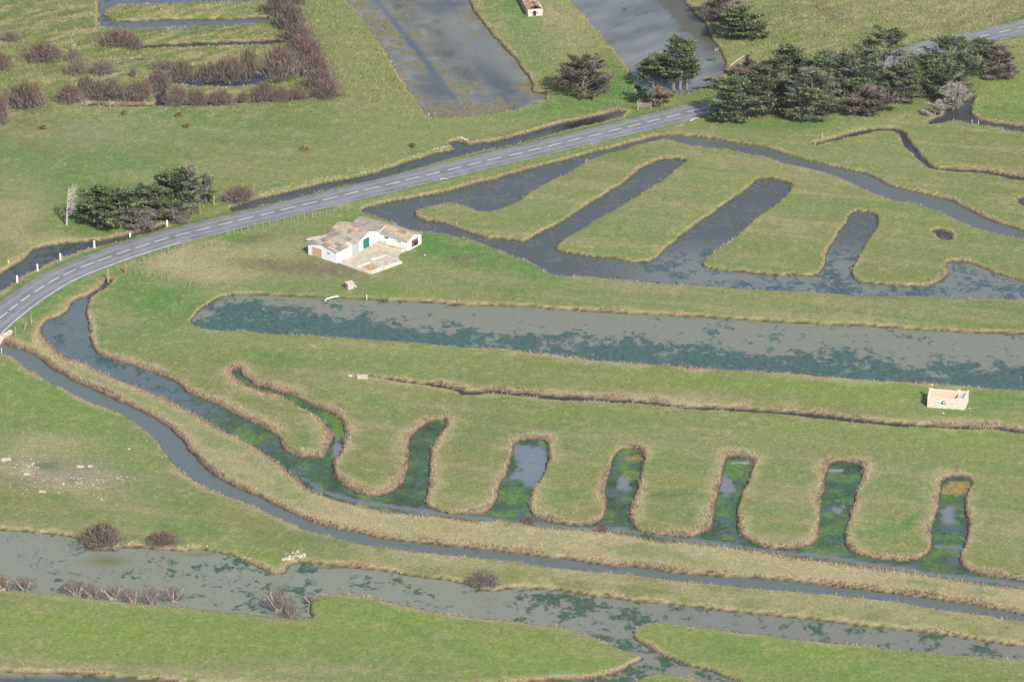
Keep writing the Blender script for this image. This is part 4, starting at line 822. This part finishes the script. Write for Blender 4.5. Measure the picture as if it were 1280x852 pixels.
# white roadside bollards
ords = ('leftmost', 'second from the left', 'third from the left', 'fourth from the left', 'fifth from the left', 'rightmost')
bm = bmesh.new(); tube(bm, (0, 0, -.2), (0, 0, 1.2), .17, .15, 10); tube(bm, (0, 0, 1.2), (0, 0, 1.28), .15, .09, 10)
b0 = bpy.data.meshes.new('bollard_post'); bmesh.ops.recalc_face_normals(bm, faces=bm.faces); bm.to_mesh(b0); bm.free(); b0.materials.append(M_WHITE)
bm = bmesh.new(); tube(bm, (0, 0, .93), (0, 0, 1.03), .175, .175, 10); b1 = bpy.data.meshes.new('reflector_band'); bm.to_mesh(b1); bm.free(); b1.materials.append(mat('reflector_grey', (.55, .55, .56), .5))
for i, (x, y) in enumerate(((21.5, 353), (47, 338.5), (75.5, 325), (118, 309.5), (162.5, 296.5), (209, 283.5))):
    e = empty('bollard', on_ground(x, y)); tag(e, 'white roadside bollard between road and ditch, '+ords[i]+' of six', 'bollard', 'white bollards along the bend of the road')
    link('post', b0, None, e); link('reflector_band', b1, None, e)
FP = [(85,375),(115,358),(180,342),(215,325),(250,308),(293,297),(325,288),(415,300),(445,293),(530,236),(565,230),(605,215),(640,206),(678,197),(718,192),(755,186),(793,181),(833,172),(870,160),(905,155),(943,145),(983,140),(1022,132),(1060,127),(1098,118),(1138,110),(1172,97)]
for (zx, zy) in FP:
    post('fence_post', 160+zx/4.267, 240+zy/4.267, 1.25, .055, M_WOOD, 'thin grey wooden fence post standing in the row along the near verge of the road', 'fence posts along the near verge', (random.uniform(-.08, .08), 0))
for (zx, zy) in ((42,437),(75,443),(108,445),(142,452),(178,465),(215,477)):
    post('fence_post', 160+zx/4.267, 240+zy/4.267, 1.0 if zx != 108 else 1.5, .06, M_WOOD, 'pale wooden paddock fence post, %s of the short row below the road' % ORD[gcount('fence posts of the paddock')], 'fence posts of the paddock')
post('fence_post', 234, 361, 1.2, .05, M_WOOD, 'leaning fence post at the lower end of the paddock row', None, (.7, .2))
for (x, y, h, r, m, lab, ln) in ((135.3, 352.5, 2.9, .16, M_YWOOD, 'tall lichen-yellow wooden post at the narrow head of the channel by the road', (0, 0)), (157, 341.5, 1.9, .16, M_BWOOD, 'stout brown wooden post right of the tall yellow one near the road bend', (0, 0)),
    (250, 268, 2.4, .11, M_BWOOD, 'brown wooden post at the right end of the left conifer group', (0, 0)), (267.5, 257, 1.9, .10, M_YWOOD, 'pale yellow post between the left conifer group and the brown bush', (0, 0)), (254.5, 260, .7, .1, M_WOOD, 'short white stake behind the brown post at the conifers', (0, 0)),
    (281.5, 252, 2.0, .09, M_WOOD, 'grey post at the left foot of the brown roadside bush', (0, 0)), (318.5, 250, 2.0, .09, M_WOOD, 'grey post right of the brown roadside bush', (0, 0)),
    (19.5, 421, 1.9, .08, M_WOOD, 'grey post next to the white culvert head', (0, 0)), (29, 413, 1.4, .07, M_WOOD, 'leaning grey stake a little right of the culvert head', (.5, .4)), (39, 406, 1.4, .07, M_WOOD, 'leaning pale stake at the left tip of the channel', (.45, .5)),
    (2, 441, 1.4, .05, M_WHITE, 'thin white stake standing in the mouth of the culvert canal', (0, 0)), (97.5, 424, .01, .01, M_WOOD, None, (0, 0)),
    (1211, 38, 1.6, .1, M_WOOD, 'grey post on the far verge at the upper right, nearer one', (0, 0)), (1240, 27, 1.2, .1, M_WOOD, 'grey post on the far verge at the upper right, farther one', (0, 0)),
    (975.5, 88, 1.6, .12, M_WHITE, 'white post among the conifers at the upper right', (0, 0)), (797, 138, 2.0, .1, M_WOOD, 'grey gate post under the small dark conifer by the ditch', (0, 0)), (1276, 479, 2.0, .05, M_WOOD, 'thin stake in the long basin at the right edge', (0, 0)),
    (543.5, 145.5, 1.6, .07, M_WOOD, 'thin stake in the lower corner of the upper middle pond', (0, 0)), (536, 144, .9, .06, M_WHITE, 'short white stake left of the other in the upper middle pond', (0, 0)), (458.5, 376.5, .9, .07, M_WHITE, 'short white stake in the long basin below the well head', (0, 0)), (1027.5, 178, 1.1, .1, M_STONE, 'pale stake at the left end of the narrow upper right ditch', (0, 0))):
    if lab: post('post', x, y, h, r, m, lab, None, ln)
for (x, y) in ((1192, 150), (1199, 149.5), (1206, 151), (1213, 152.5), (1215, 154), (1223, 155), (1235, 156), (1244, 158), (1258, 161), (1266, 162.5), (1272, 163), (1279, 164)):
    post('stake', x, y, .75, .09, M_STONE, 'short pale stake in the row along the near edge of the dark upper right pool', 'stakes along the dark pool')
post('buoy_marker', 10.5, 328, .4, .2, mat('yellow_paint', (.7, .5, .05), .6), 'small yellow marker on the grass left of the roadside ditch', None, n=10)
# gate by the ditch
gt = empty('field_gate', on_ground(806, 136), .25); tag(gt, 'low weathered wooden gate between the grey post and the conifers', 'gate')
for k in range(3):
    bm = bmesh.new(); boxm(bm, -1.3, 1.3, -.04, .04, .35+.32*k, .45+.32*k); fin(bm, 'rail', M_WOOD, gt)
for s_ in (-1.2, 1.2):
    bm = bmesh.new(); boxm(bm, s_-.06, s_+.06, -.06, .05, -.2, 1.2); fin(bm, 'gate_post', M_WOOD, gt)
# culvert head
cv = empty('culvert_head', at(5, 422, 0), 1.05); tag(cv, 'whitewashed stone culvert head where the canal meets the road at the left edge', 'culvert')
for k in range(6):
    bm = bmesh.new(); boxm(bm, -2.1+k*.7+.01, -2.1+(k+1)*.7-.01, -.35, .3, -.55, .55+.08*random.random()); fin(bm, 'stone_block', M_LIMEW if k % 2 else M_STONE, cv)
bm = bmesh.new(); boxm(bm, -2.2, 2.2, -.42, .37, -.9, -.553); fin(bm, 'footing', M_STONE, cv)

# ------------------------------------------------------------ vegetation
def frame_of(xl, xr, yt, yb, kd):
    """crown box in the photograph -> centre on the ground, radius, depth, height"""
    ym_ = yb; s = scale_at(yb); a = dep(yb); r_ = (xr-xl)/2/s; rd_ = r_*kd
    cy = yb-s*rd_*math.sin(a)*.85; s = scale_at(cy); h = max(.8, (cy-yt)/(s*math.cos(dep((cy+yt)/2))))
    return (xl+xr)/2, cy, r_, rd_, h
def crown_mesh(r_, rd_, h, seed, dens=1.0, base=0.06, pal=None, lean=(0, 0), flat=.35, grey=.12, spray=.75, openness=0.0):
    g = np.random.default_rng(seed)
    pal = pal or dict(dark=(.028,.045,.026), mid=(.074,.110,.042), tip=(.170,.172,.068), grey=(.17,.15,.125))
    area = r_*rd_+r_*h+rd_*h; nb = int(min(340, max(36, 5.0*area*dens)))
    V = []; Fc = []; Cc = []; limbs = []
    nk = 30
    K = int(min(40, max(8, nb/7)))
    heads = []
    for q in range(K):
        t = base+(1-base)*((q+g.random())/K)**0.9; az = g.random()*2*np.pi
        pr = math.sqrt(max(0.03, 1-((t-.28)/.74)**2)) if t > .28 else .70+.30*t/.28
        heads.append((t, az, pr*g.uniform(.72, 1.16), g.random()))
    for i in range(nb):
        t, az0, R, hl = heads[i % K]
        q = g.uniform(.30, 1.0)**.7; az = az0+.30*g.normal()/(q+.3)
        tt = min(1.02, t+.10*(q-.6)+.02*g.normal())
        cx = math.cos(az)*R*r_*q+lean[0]*t*h; cy = math.sin(az)*R*rd_*q+lean[1]*t*h; cz = h*tt
        sp = spray*1.25*(.6+.7*g.random())*min(1, .30+r_/5)*(1.15-.45*q)
        if i < K: limbs.append(((lean[0]*t*h*.6, lean[1]*t*h*.6, max(.2, cz-R*r_*.45)), (math.cos(az0)*R*r_*.75+lean[0]*t*h, math.sin(az0)*R*rd_*.75+lean[1]*t*h, h*t-.15)))
        kind = g.random(); isg = (.55*hl+.45*kind) < grey*1.0 if grey > .5 else kind < grey
        n = nk
        # flattened plate-like spray, longer outwards, tilted up
        o = g.normal(size=(n, 3))*np.array([sp*1.15, sp*.75, sp*flat*.5])*.6
        ca_, sa_ = math.cos(az), math.sin(az)
        o = np.stack([o[:, 0]*ca_-o[:, 1]*sa_, o[:, 0]*sa_+o[:, 1]*ca_, o[:, 2]+.34*o[:, 0]], 1)
        c0 = np.array([cx, cy, cz])+o
        c0[:, 2] = np.maximum(c0[:, 2], .08)
        L_ = .22+.30*g.random(n); a2 = az+g.normal(size=n)*.9; el = .15+.45*g.normal(size=n)
        d = np.stack([np.cos(a2)*np.cos(el), np.sin(a2)*np.cos(el), np.sin(el)], 1)*L_[:, None]
        sd_ = np.stack([-np.sin(a2), np.cos(a2), .4*g.normal(size=n)], 1)*(.06+.085*g.random(n))[:, None]
        if isg: sd_ *= .35; d *= 1.9
        b0_ = len(V)*3*n
        V.append(np.stack([c0-d*.5-sd_, c0-d*.5+sd_, c0+d], 1).reshape(-1, 3))
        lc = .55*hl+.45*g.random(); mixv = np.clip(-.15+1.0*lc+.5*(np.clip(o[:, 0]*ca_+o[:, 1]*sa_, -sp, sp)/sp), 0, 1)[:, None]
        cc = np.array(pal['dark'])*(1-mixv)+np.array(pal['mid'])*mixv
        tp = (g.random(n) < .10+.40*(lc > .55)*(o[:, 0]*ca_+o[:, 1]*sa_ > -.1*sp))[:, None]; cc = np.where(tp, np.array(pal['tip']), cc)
        if isg: cc = np.array(pal['grey'])*(.7+.6*g.random((n, 1)))
        cc = cc*(1.0+.5*g.random((n, 1))); Cc.append(np.repeat(cc, 3, 0))
    V = np.concatenate(V); Cc = np.concatenate(Cc); Fa = np.arange(len(V)).reshape(-1, 3)
    return mesh_np('crown', V, Fa, cols=Cc), limbs
def evergreen(xl, xr, yt, yb, label, group, kd=.8, seed=1, trunks=1, pal=None, base=.06, lean=(0, 0), grey=.08, name='conifer', cat='tree', dens=1.0, flat=.35, spray=.75, pale=False):
    cx, cy, r_, rd_, h = frame_of(xl, xr, yt, yb, kd); p = on_ground(cx, cy); p.z = max(p.z, -.1)
    e = empty(name, p); tag(e, label, cat, group)
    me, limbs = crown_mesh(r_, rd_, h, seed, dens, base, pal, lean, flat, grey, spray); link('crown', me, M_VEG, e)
    rs = random.Random(seed)
    for k in range(trunks):
        bm = bmesh.new(); ox = (k-(trunks-1)/2)*r_*.35
        a = Vector((ox, -.1*k, -.3)); rr = .10+.022*h
        for j in range(4):
            b = Vector((ox*(1+.2*j)+lean[0]*h*(j+1)/4+rs.gauss(0, .12), lean[1]*h*(j+1)/4+rs.gauss(0, .12), h*.85*(j+1)/4)); tube(bm, a, b, rr, rr*.72, 6); a = b; rr *= .72
        if k == 0:
            for (q0, q1) in limbs[:40]: tube(bm, q0, q1, .07, .03, 4)
        fin(bm, 'trunk', M_PBARK if pale else M_BARK, e)
    return e
CN = 'wind-swept conifers in the group left of the road'
evergreen(93,150,236,284,'dark green conifer at the left end of the left group, by the bare grey tree',CN,seed=21,lean=(.05,0))
evergreen(118,182,240,292,'broad dark conifer with olive tips, lowest and nearest the ditch in the left group',CN,seed=22,kd=.7)
evergreen(150,212,234,287,'dense conifer in the middle of the left roadside group',CN,seed=23,kd=.8,grey=.2)
evergreen(184,246,218,278,'tallest dark conifer of the left roadside group, with ragged top',CN,seed=24,kd=.75)
evergreen(216,252,210,272,'narrow ragged conifer rising at the back right of the left roadside group',CN,seed=25,kd=.8,grey=.15)
evergreen(240,274,222,258,'sparse greyish conifer at the right end of the left roadside group',CN,seed=26,kd=.7,grey=.45,dens=.7)
evergreen(196,242,256,281,'grey twiggy undergrowth below the right end of the left conifer group',None,seed=28,kd=.35,grey=.65,name='undergrowth',cat='bush',dens=.7,flat=.7)
evergreen(140,196,264,292,'grey twiggy undergrowth at the foot of the left conifer group',None,seed=27,kd=.35,grey=.65,name='undergrowth',cat='bush',dens=.7,flat=.7)
# right of centre
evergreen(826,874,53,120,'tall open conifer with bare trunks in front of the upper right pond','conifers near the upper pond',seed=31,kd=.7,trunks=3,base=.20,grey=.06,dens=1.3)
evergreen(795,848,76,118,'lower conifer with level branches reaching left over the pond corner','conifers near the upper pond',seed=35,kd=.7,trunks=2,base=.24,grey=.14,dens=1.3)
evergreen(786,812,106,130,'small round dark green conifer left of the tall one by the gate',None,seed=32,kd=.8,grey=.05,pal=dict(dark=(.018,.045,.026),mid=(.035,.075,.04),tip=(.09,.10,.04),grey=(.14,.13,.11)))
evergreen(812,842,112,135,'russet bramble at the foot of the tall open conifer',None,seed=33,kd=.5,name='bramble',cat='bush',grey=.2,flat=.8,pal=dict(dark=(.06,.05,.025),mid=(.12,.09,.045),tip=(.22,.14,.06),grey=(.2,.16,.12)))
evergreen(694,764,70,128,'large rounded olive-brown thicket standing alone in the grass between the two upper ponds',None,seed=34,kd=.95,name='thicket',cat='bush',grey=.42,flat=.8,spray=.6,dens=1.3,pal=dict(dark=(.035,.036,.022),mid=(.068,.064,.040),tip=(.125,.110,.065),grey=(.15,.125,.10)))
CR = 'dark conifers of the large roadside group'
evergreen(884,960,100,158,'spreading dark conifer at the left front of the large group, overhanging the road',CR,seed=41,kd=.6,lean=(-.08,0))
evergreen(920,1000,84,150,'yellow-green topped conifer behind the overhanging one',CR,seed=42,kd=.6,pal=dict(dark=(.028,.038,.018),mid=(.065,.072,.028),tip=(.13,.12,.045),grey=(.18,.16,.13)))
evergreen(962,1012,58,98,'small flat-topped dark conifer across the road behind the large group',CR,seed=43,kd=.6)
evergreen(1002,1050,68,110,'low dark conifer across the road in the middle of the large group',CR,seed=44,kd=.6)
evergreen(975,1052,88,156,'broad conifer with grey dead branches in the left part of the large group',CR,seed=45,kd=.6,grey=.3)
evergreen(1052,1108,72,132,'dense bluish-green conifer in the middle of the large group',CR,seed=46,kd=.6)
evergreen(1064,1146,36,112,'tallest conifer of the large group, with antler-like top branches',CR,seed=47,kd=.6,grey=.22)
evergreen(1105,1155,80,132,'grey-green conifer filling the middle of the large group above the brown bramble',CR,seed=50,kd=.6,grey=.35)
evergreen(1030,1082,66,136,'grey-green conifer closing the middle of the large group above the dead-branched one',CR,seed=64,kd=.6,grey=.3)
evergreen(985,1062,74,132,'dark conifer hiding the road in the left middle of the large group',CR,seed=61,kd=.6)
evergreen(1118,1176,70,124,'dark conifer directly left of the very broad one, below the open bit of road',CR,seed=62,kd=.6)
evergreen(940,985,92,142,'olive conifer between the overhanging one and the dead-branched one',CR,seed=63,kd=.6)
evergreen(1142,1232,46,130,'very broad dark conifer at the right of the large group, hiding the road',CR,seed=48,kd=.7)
evergreen(1212,1248,48,88,'spiky green conifer at the road edge at the right end of the group',CR,seed=49,kd=.7)
BR = dict(dark=(.045,.035,.024),mid=(.085,.064,.046),tip=(.13,.098,.066),grey=(.17,.14,.12))
evergreen(1046,1126,112,148,'brown bramble bank below the large conifer group',None,seed=51,kd=.5,name='bramble',cat='bush',pal=BR,grey=.4,flat=.8,spray=.6)
evergreen(1222,1272,58,104,'bare brown bush at the right end of the large conifer group',None,seed=52,kd=.7,name='bramble',cat='bush',pal=BR,grey=.5,flat=.8,spray=.6)
evergreen(1172,1212,110,142,'pale grey leafless bush over the dark pool',None,seed=53,kd=.5,name='bush',cat='bush',pal=dict(dark=(.1,.085,.07),mid=(.16,.14,.12),tip=(.2,.18,.15),grey=(.27,.24,.21)),grey=.8,flat=.9,spray=.6)
evergreen(1154,1182,132,152,'small grey leafless bush at the left tip of the dark pool',None,seed=54,kd=.5,name='bush',cat='bush',pal=dict(dark=(.1,.085,.07),mid=(.16,.14,.12),tip=(.2,.18,.15),grey=(.27,.24,.21)),grey=.7,flat=.9,spray=.5)
evergreen(876,932,-14,32,'grey-brown leafless tree at the top edge right of the upper pond',None,seed=55,kd=.6,pal=BR,grey=.6,flat=.7)
evergreen(892,962,10,54,'low spreading dark conifer at the top edge right of the upper pond',None,seed=56,kd=.55,lean=(.06,0))
evergreen(925,945,70,92,'small grey scrub bush between the pond corner and the large group',None,seed=57,kd=.6,name='bush',cat='bush',pal=BR,grey=.5,flat=.8,spray=.5)
evergreen(880,960,86,118,'brown scrub along the far verge behind the overhanging conifer',None,seed=58,kd=.25,name='scrub',cat='bush',pal=dict(dark=(.08,.05,.035),mid=(.14,.095,.065),tip=(.18,.13,.09),grey=(.18,.15,.12)),grey=.3,flat=.7,spray=.4,dens=.7)
evergreen(1020,1064,66,88,'grey leafless brush across the road in the gap of the large group',None,seed=59,kd=.5,name='scrub',cat='bush',pal=BR,grey=.7,flat=.8,spray=.5)

# tamarisks: many thin twigs, grey stems
def tamarisk_meshes(seed, n=1500, red=1.0, pale=False):
    g = np.random.default_rng(seed)
    u_ = g.random(n); az = g.random(n)*2*np.pi; R = np.sqrt(g.random(n))
    lob = 1+.22*np.sin(3*az+seed)+.12*np.sin(7*az)
    ht = np.sqrt(np.maximum(.03, 1-R**2))*(.78+.3*g.random(n))
    t = .12+.88*g.random(n)**.7
    e = np.stack([np.cos(az)*R*lob, np.sin(az)*R*lob, ht], 1); mid = e*t[:, None]
    d = np.stack([np.cos(az)*R*.5, np.sin(az)*R*.5, .55+.5*g.random(n)], 1)+g.normal(size=(n, 3))*.28
    d /= np.linalg.norm(d, axis=1)[:, None]; L_ = (.13+.16*g.random(n))[:, None]
    s_ = g.normal(size=(n, 3)); s_ -= d*(s_*d).sum(1)[:, None]; s_ /= np.linalg.norm(s_, axis=1)[:, None]; s_ *= (.010+.014*g.random(n))[:, None]
    p = mid; q = p+d*L_; q[:, 2] = np.maximum(q[:, 2], .02)
    V = np.stack([p-s_, p+s_, q], 1).reshape(-1, 3)
    gy = np.array((.19,.165,.145)); rd_ = np.array((.145,.088,.068))*red+np.array((.18,.155,.125))*(1-red)
    k = np.clip(.15+.9*mid[:, 2]+.25*g.normal(size=n), 0, 1)[:, None]
    cc = (gy*(1-k)+rd_*k)*(.65+.7*g.random((n, 1)))
    tw = mesh_np('twigs', V, np.arange(len(V)).reshape(-1, 3), cols=np.repeat(cc, 3, 0)); tw.materials.append(M_VEG)
    bm = bmesh.new(); rs = random.Random(seed)
    for i in range(9):
        a = rs.random()*6.28; r1_ = rs.uniform(.25, .8); p0 = Vector((rs.gauss(0, .12), rs.gauss(0, .12), -.08)); p1 = Vector((math.cos(a)*r1_*.45, math.sin(a)*r1_*.45, rs.uniform(.18, .35))); p2 = Vector((math.cos(a)*r1_, math.sin(a)*r1_, rs.uniform(.45, .8)))
        q_ = 1.6 if pale else 1.0; tube(bm, p0, p1, .030*q_, .022*q_, 5); tube(bm, p1, p2, .022*q_, .010*q_, 5)
    bmesh.ops.recalc_face_normals(bm, faces=bm.faces); st = bpy.data.meshes.new('stems'); bm.to_mesh(st); bm.free(); st.materials.append(M_PBARK if pale else M_BARK)
    return tw, st
TAM = [tamarisk_meshes(100+i, 1700, 1.0) for i in range(4)]; TAMG = [tamarisk_meshes(120+i, 1200, .25) for i in range(2)]; TAMP = [tamarisk_meshes(140+i, 560, .8, True) for i in range(3)]
def shrub(xl, xr, yt, yb, label, group, lib=TAM, kd=.75, k=[0]):
    cx, cy, r_, rd_, h = frame_of(xl, xr, yt, yb, kd); p = on_ground(cx, cy); p.z = max(p.z, -.45)
    wj = random.uniform(1.05, 1.35); r_ *= wj; rd_ *= random.uniform(.8, 1.2); h *= random.uniform(.78, 1.08)*(.85 if lib is TAMP else 1)
    k[0] += 1; e = empty('shrub', p); tag(e, label, 'shrub', group)
    tw, st = lib[k[0] % len(lib)]; rz = random.choice((0, 0, math.pi))+random.uniform(-.3, .3)
    for nm, me in (('twigs', tw), ('stems', st)):
        o = link(nm, me, None, e); o.scale = (r_, rd_, h); o.rotation_euler = (0, 0, rz)
    return e
GA = 'reddish bare shrubs of the upper left thicket'
for a in ((68,108,102,134),(94,124,88,128),(112,160,98,136),(150,196,104,136)):
    shrub(*a, 'reddish-brown bare shrub, %s in the front row of the upper left thicket' % ORD[len([o for o in COL.objects if o.get('group') == GA and o.parent is None])], GA)
for a in ((206,240,108,136),(232,262,110,136),(258,294,112,136),(296,312,116,130),(314,346,100,131),(340,362,104,131),(356,386,104,128)):
    shrub(*a, 'russet bare shrub, %s in the row below the thin green strip' % ORD[gcount('shrubs in the row along the upper left ditch')], 'shrubs in the row along the upper left ditch')
for a in ((182,216,84,122),(212,246,80,108),(246,280,74,108),(268,306,72,110),(296,326,66,106),(326,376,60,108),(340,362,58,90)):
    shrub(*a, 'pinkish-brown bare shrub, %s of those beside the dark upper left pools' % ORD[gcount('shrubs standing in the dark pools')], 'shrubs standing in the dark pools')
for a in ((330,366,-16,26),(344,384,6,42),(352,392,26,58),(360,400,40,74),(368,406,54,88),(372,414,70,104),(380,420,86,122),(388,428,98,128),(352,384,-22,10)):
    shrub(*a, 'reddish bare shrub of the diagonal hedge, %s' % (['second from its top end']+['%s from its top end' % q for q in ('third','fourth','fifth','sixth','seventh','eighth')]+['last, at its foot in the grass','topmost, cut by the picture edge'])[gcount('shrubs of the diagonal hedge')], 'shrubs of the diagonal hedge', kd=.9)
shrub(8,58,104,142,'wide reddish-brown shrub standing alone at the lower left of the upper left field',None)
shrub(32,78,56,82,'brown shrub alone in tussocky grass, upper left',None); shrub(-14,14,60,92,'dark reddish shrub cut by the left edge at the top',None); shrub(0,26,36,54,'small grey shrub near the left edge at the top',None,TAMG); shrub(-12,12,120,160,'brown shrub cut by the left edge below the others',None)
shrub(124,176,38,64,'reddish-brown shrub at the left end of the narrow upper water strip',None); shrub(160,180,46,64,'small grey-brown shrub at the tip of the narrow upper water strip',None,TAMG)
shrub(82,112,72,98,'grey leafless shrub above the upper left thicket',None,TAMG); shrub(112,146,72,98,'dark grey-brown shrub right of the grey one above the upper left thicket',None,TAMG); shrub(84,102,58,80,'small pale grey shrub under the white dead branch',None,TAMG); shrub(162,172,84,98,'tiny grey shrub alone in the green patch of the upper left thicket',None,TAMG); shrub(186,226,74,92,'olive-grey low shrub at the back of the thicket',None,TAMG)
shrub(278,320,230,258,'rounded brown bush on the verge right of the left conifer group',None)
RV = 'shrubs on the river banks'
shrub(98,157,654,692,'large grey-red shrub leaning over the river, left one of the pair on the far bank',RV,kd=.7); shrub(182,226,665,692,'smaller grey-red shrub over the river, right one of the pair on the far bank',RV,kd=.6)
shrub(-16,22,706,742,'bare shrub cut by the left edge on the near river bank',RV,TAMP,.6); shrub(16,48,714,742,'bare pale-stemmed shrub on the near river bank at the far left',RV,TAMP,.6)
shrub(76,116,722,748,'low twiggy shrub left of the bent white stem on the near bank',RV,TAMP,.5); shrub(100,132,716,750,'shrub with a bent white stem on the near river bank',RV,TAMP,.5); shrub(124,160,722,752,'spreading bare shrub with reaching pale branches on the near bank',RV,TAMP,.5); shrub(155,178,728,754,'small bare shrub between two pale-stemmed ones on the near bank',RV,TAMP,.5)
shrub(176,202,718,757,'upright little tree with a straight pale stem on the near bank',RV,TAMP,.6); shrub(200,234,726,758,'forked pale-stemmed shrub at the right of the near-bank row',RV,TAMP,.6)
shrub(326,368,730,772,'reddish shrub with black stems in the corner where the meadow meets the river',RV,TAMP,.6); shrub(350,378,736,774,'shrub with a leaning white branch in the meadow corner',RV,TAMP,.5); shrub(378,400,740,758,'small pinkish shrub on the tip of the meadow by the river',RV,TAMP,.9)
shrub(586,628,714,744,'grey leafless shrub with pale branches on the far river bank near the middle',RV,TAMG,.6)
shrub(654,668,642,656,'small dark russet shrub on the dyke below the comb-shaped basins',None,TAM); shrub(744,762,656,666,'low brown shrub at the edge of the dyke right of the other',None,TAM)
for (x, y, w_, lab) in ((156, 143, 5, 'small yellowish gorse bush in the upper left field, just below the thick shrub row'), (224, 145, 7, 'yellow-olive gorse bush below the russet shrub row'), (233, 159, 5, 'tiny gorse bush lower than the one below the russet row'), (54, 161, 7, 'brownish gorse bush in the left part of the upper left field'), (382, 187, 9, 'round yellow-green gorse bush alone in the middle of the upper field'), (3, 148, 14, 'olive gorse clump at the left edge below the shrubs'), (516, 184, 4, 'dark little bush by the bank of the ditch above the road')):
    evergreen(x-w_/2, x+w_/2, y-w_*.28, y+w_*.22, lab, None, seed=int(x), kd=.9, name='gorse_bush', cat='bush', spray=.3, flat=.8, grey=.1, pal=dict(dark=(.12,.13,.04), mid=(.19,.17,.05), tip=(.28,.23,.06), grey=(.2,.16,.1)))
# dead trees
def dead_tree(x, y, h, label, seed, r=.14, n=16, spread=.8, lean=.15):
    rs = random.Random(seed); e = empty('dead_tree', on_ground(x, y)); tag(e, label, 'tree'); bm = bmesh.new()
    tube(bm, (0, 0, -.3), (lean*h*.5, 0, h*.55), r, r*.6, 7); tube(bm, (lean*h*.5, 0, h*.55), (lean*h, .1, h), r*.6, r*.25, 6); fin(bm, 'trunk', M_PBARK, e)
    for i in range(n):
        t_ = rs.uniform(.15, .95); a = rs.uniform(-1.2, 1.2); l = spread*h*rs.uniform(.25, .6); p0 = Vector((lean*h*t_, 0, h*t_)); p1 = p0+Vector((math.cos(a)*l*.7, math.sin(a)*l*.7, l*rs.uniform(.2, .8)))
        bm = bmesh.new(); tube(bm, p0, p1, r*.4, r*.15, 5)
        for k in range(5):
            q = p0.lerp(p1, rs.uniform(.3, 1)); tube(bm, q, q+Vector((rs.uniform(-.3, .9), rs.uniform(-.6, .6), rs.uniform(.2, .9))), .035, .015, 4)
        fin(bm, 'branch', M_PBARK, e)
dead_tree(83, 281, 7.2, 'bare grey dead tree leaning at the left end of the left conifer group', 3, .22, 24, .7, .1)
dead_tree(92, 66, 3.6, 'pale dead branch standing upright above the upper left thicket', 4, .09, 7, .4, -.15)
dead_tree(893, 66, 1.2, 'small white snag beside the corner of the upper right pond', 5, .14, 4, .5, .1)
dead_tree(108, 131, 3.0, 'white dead stem leaning in the upper left thicket', 6, .10, 6, .5, -.6)
for (x0, y0, x1, y1, lab) in ((912, 84, 931, 71, 'pale fallen log at the lower right corner of the upper pond'), (862, 152, 874, 149, 'short pale log on the near verge beside the large conifer group'), (550, 225, 560, 226, 'small pale slab on the near verge beyond the farm')):
    a = on_ground(x0, y0)+Vector((0, 0, .15)); b = on_ground(x1, y1)+Vector((0, 0, .3)); bm = bmesh.new(); m_ = a.lerp(b, .5)+Vector((0, .15, .05)); tube(bm, a-a, m_-a, .16, .13, 7); tube(bm, m_-a, b-a, .13, .07, 7); o = fin(bm, 'fallen_log', M_PBARK); o.location = a; tag(o, lab, 'log')
bm = bmesh.new(); boxm(bm, -9900, 9900, -9950, 9900, -3.5, 308); hz = fin(bm, 'haze', None); tag(hz, kind='stuff')
hm = bpy.data.materials.new('haze'); hm.use_nodes = True; t_ = hm.node_tree; t_.nodes.remove(t_.nodes['Principled BSDF']); pv = t_.nodes.new('ShaderNodeVolumePrincipled')
pv.inputs['Density'].default_value = HAZE; pv.inputs['Color'].default_value = (.86, .90, 1.0, 1); pv.inputs['Anisotropy'].default_value = 0.0
t_.links.new(pv.outputs[0], [n for n in t_.nodes if n.type == 'OUTPUT_MATERIAL'][0].inputs['Volume']); hz.data.materials.append(hm)
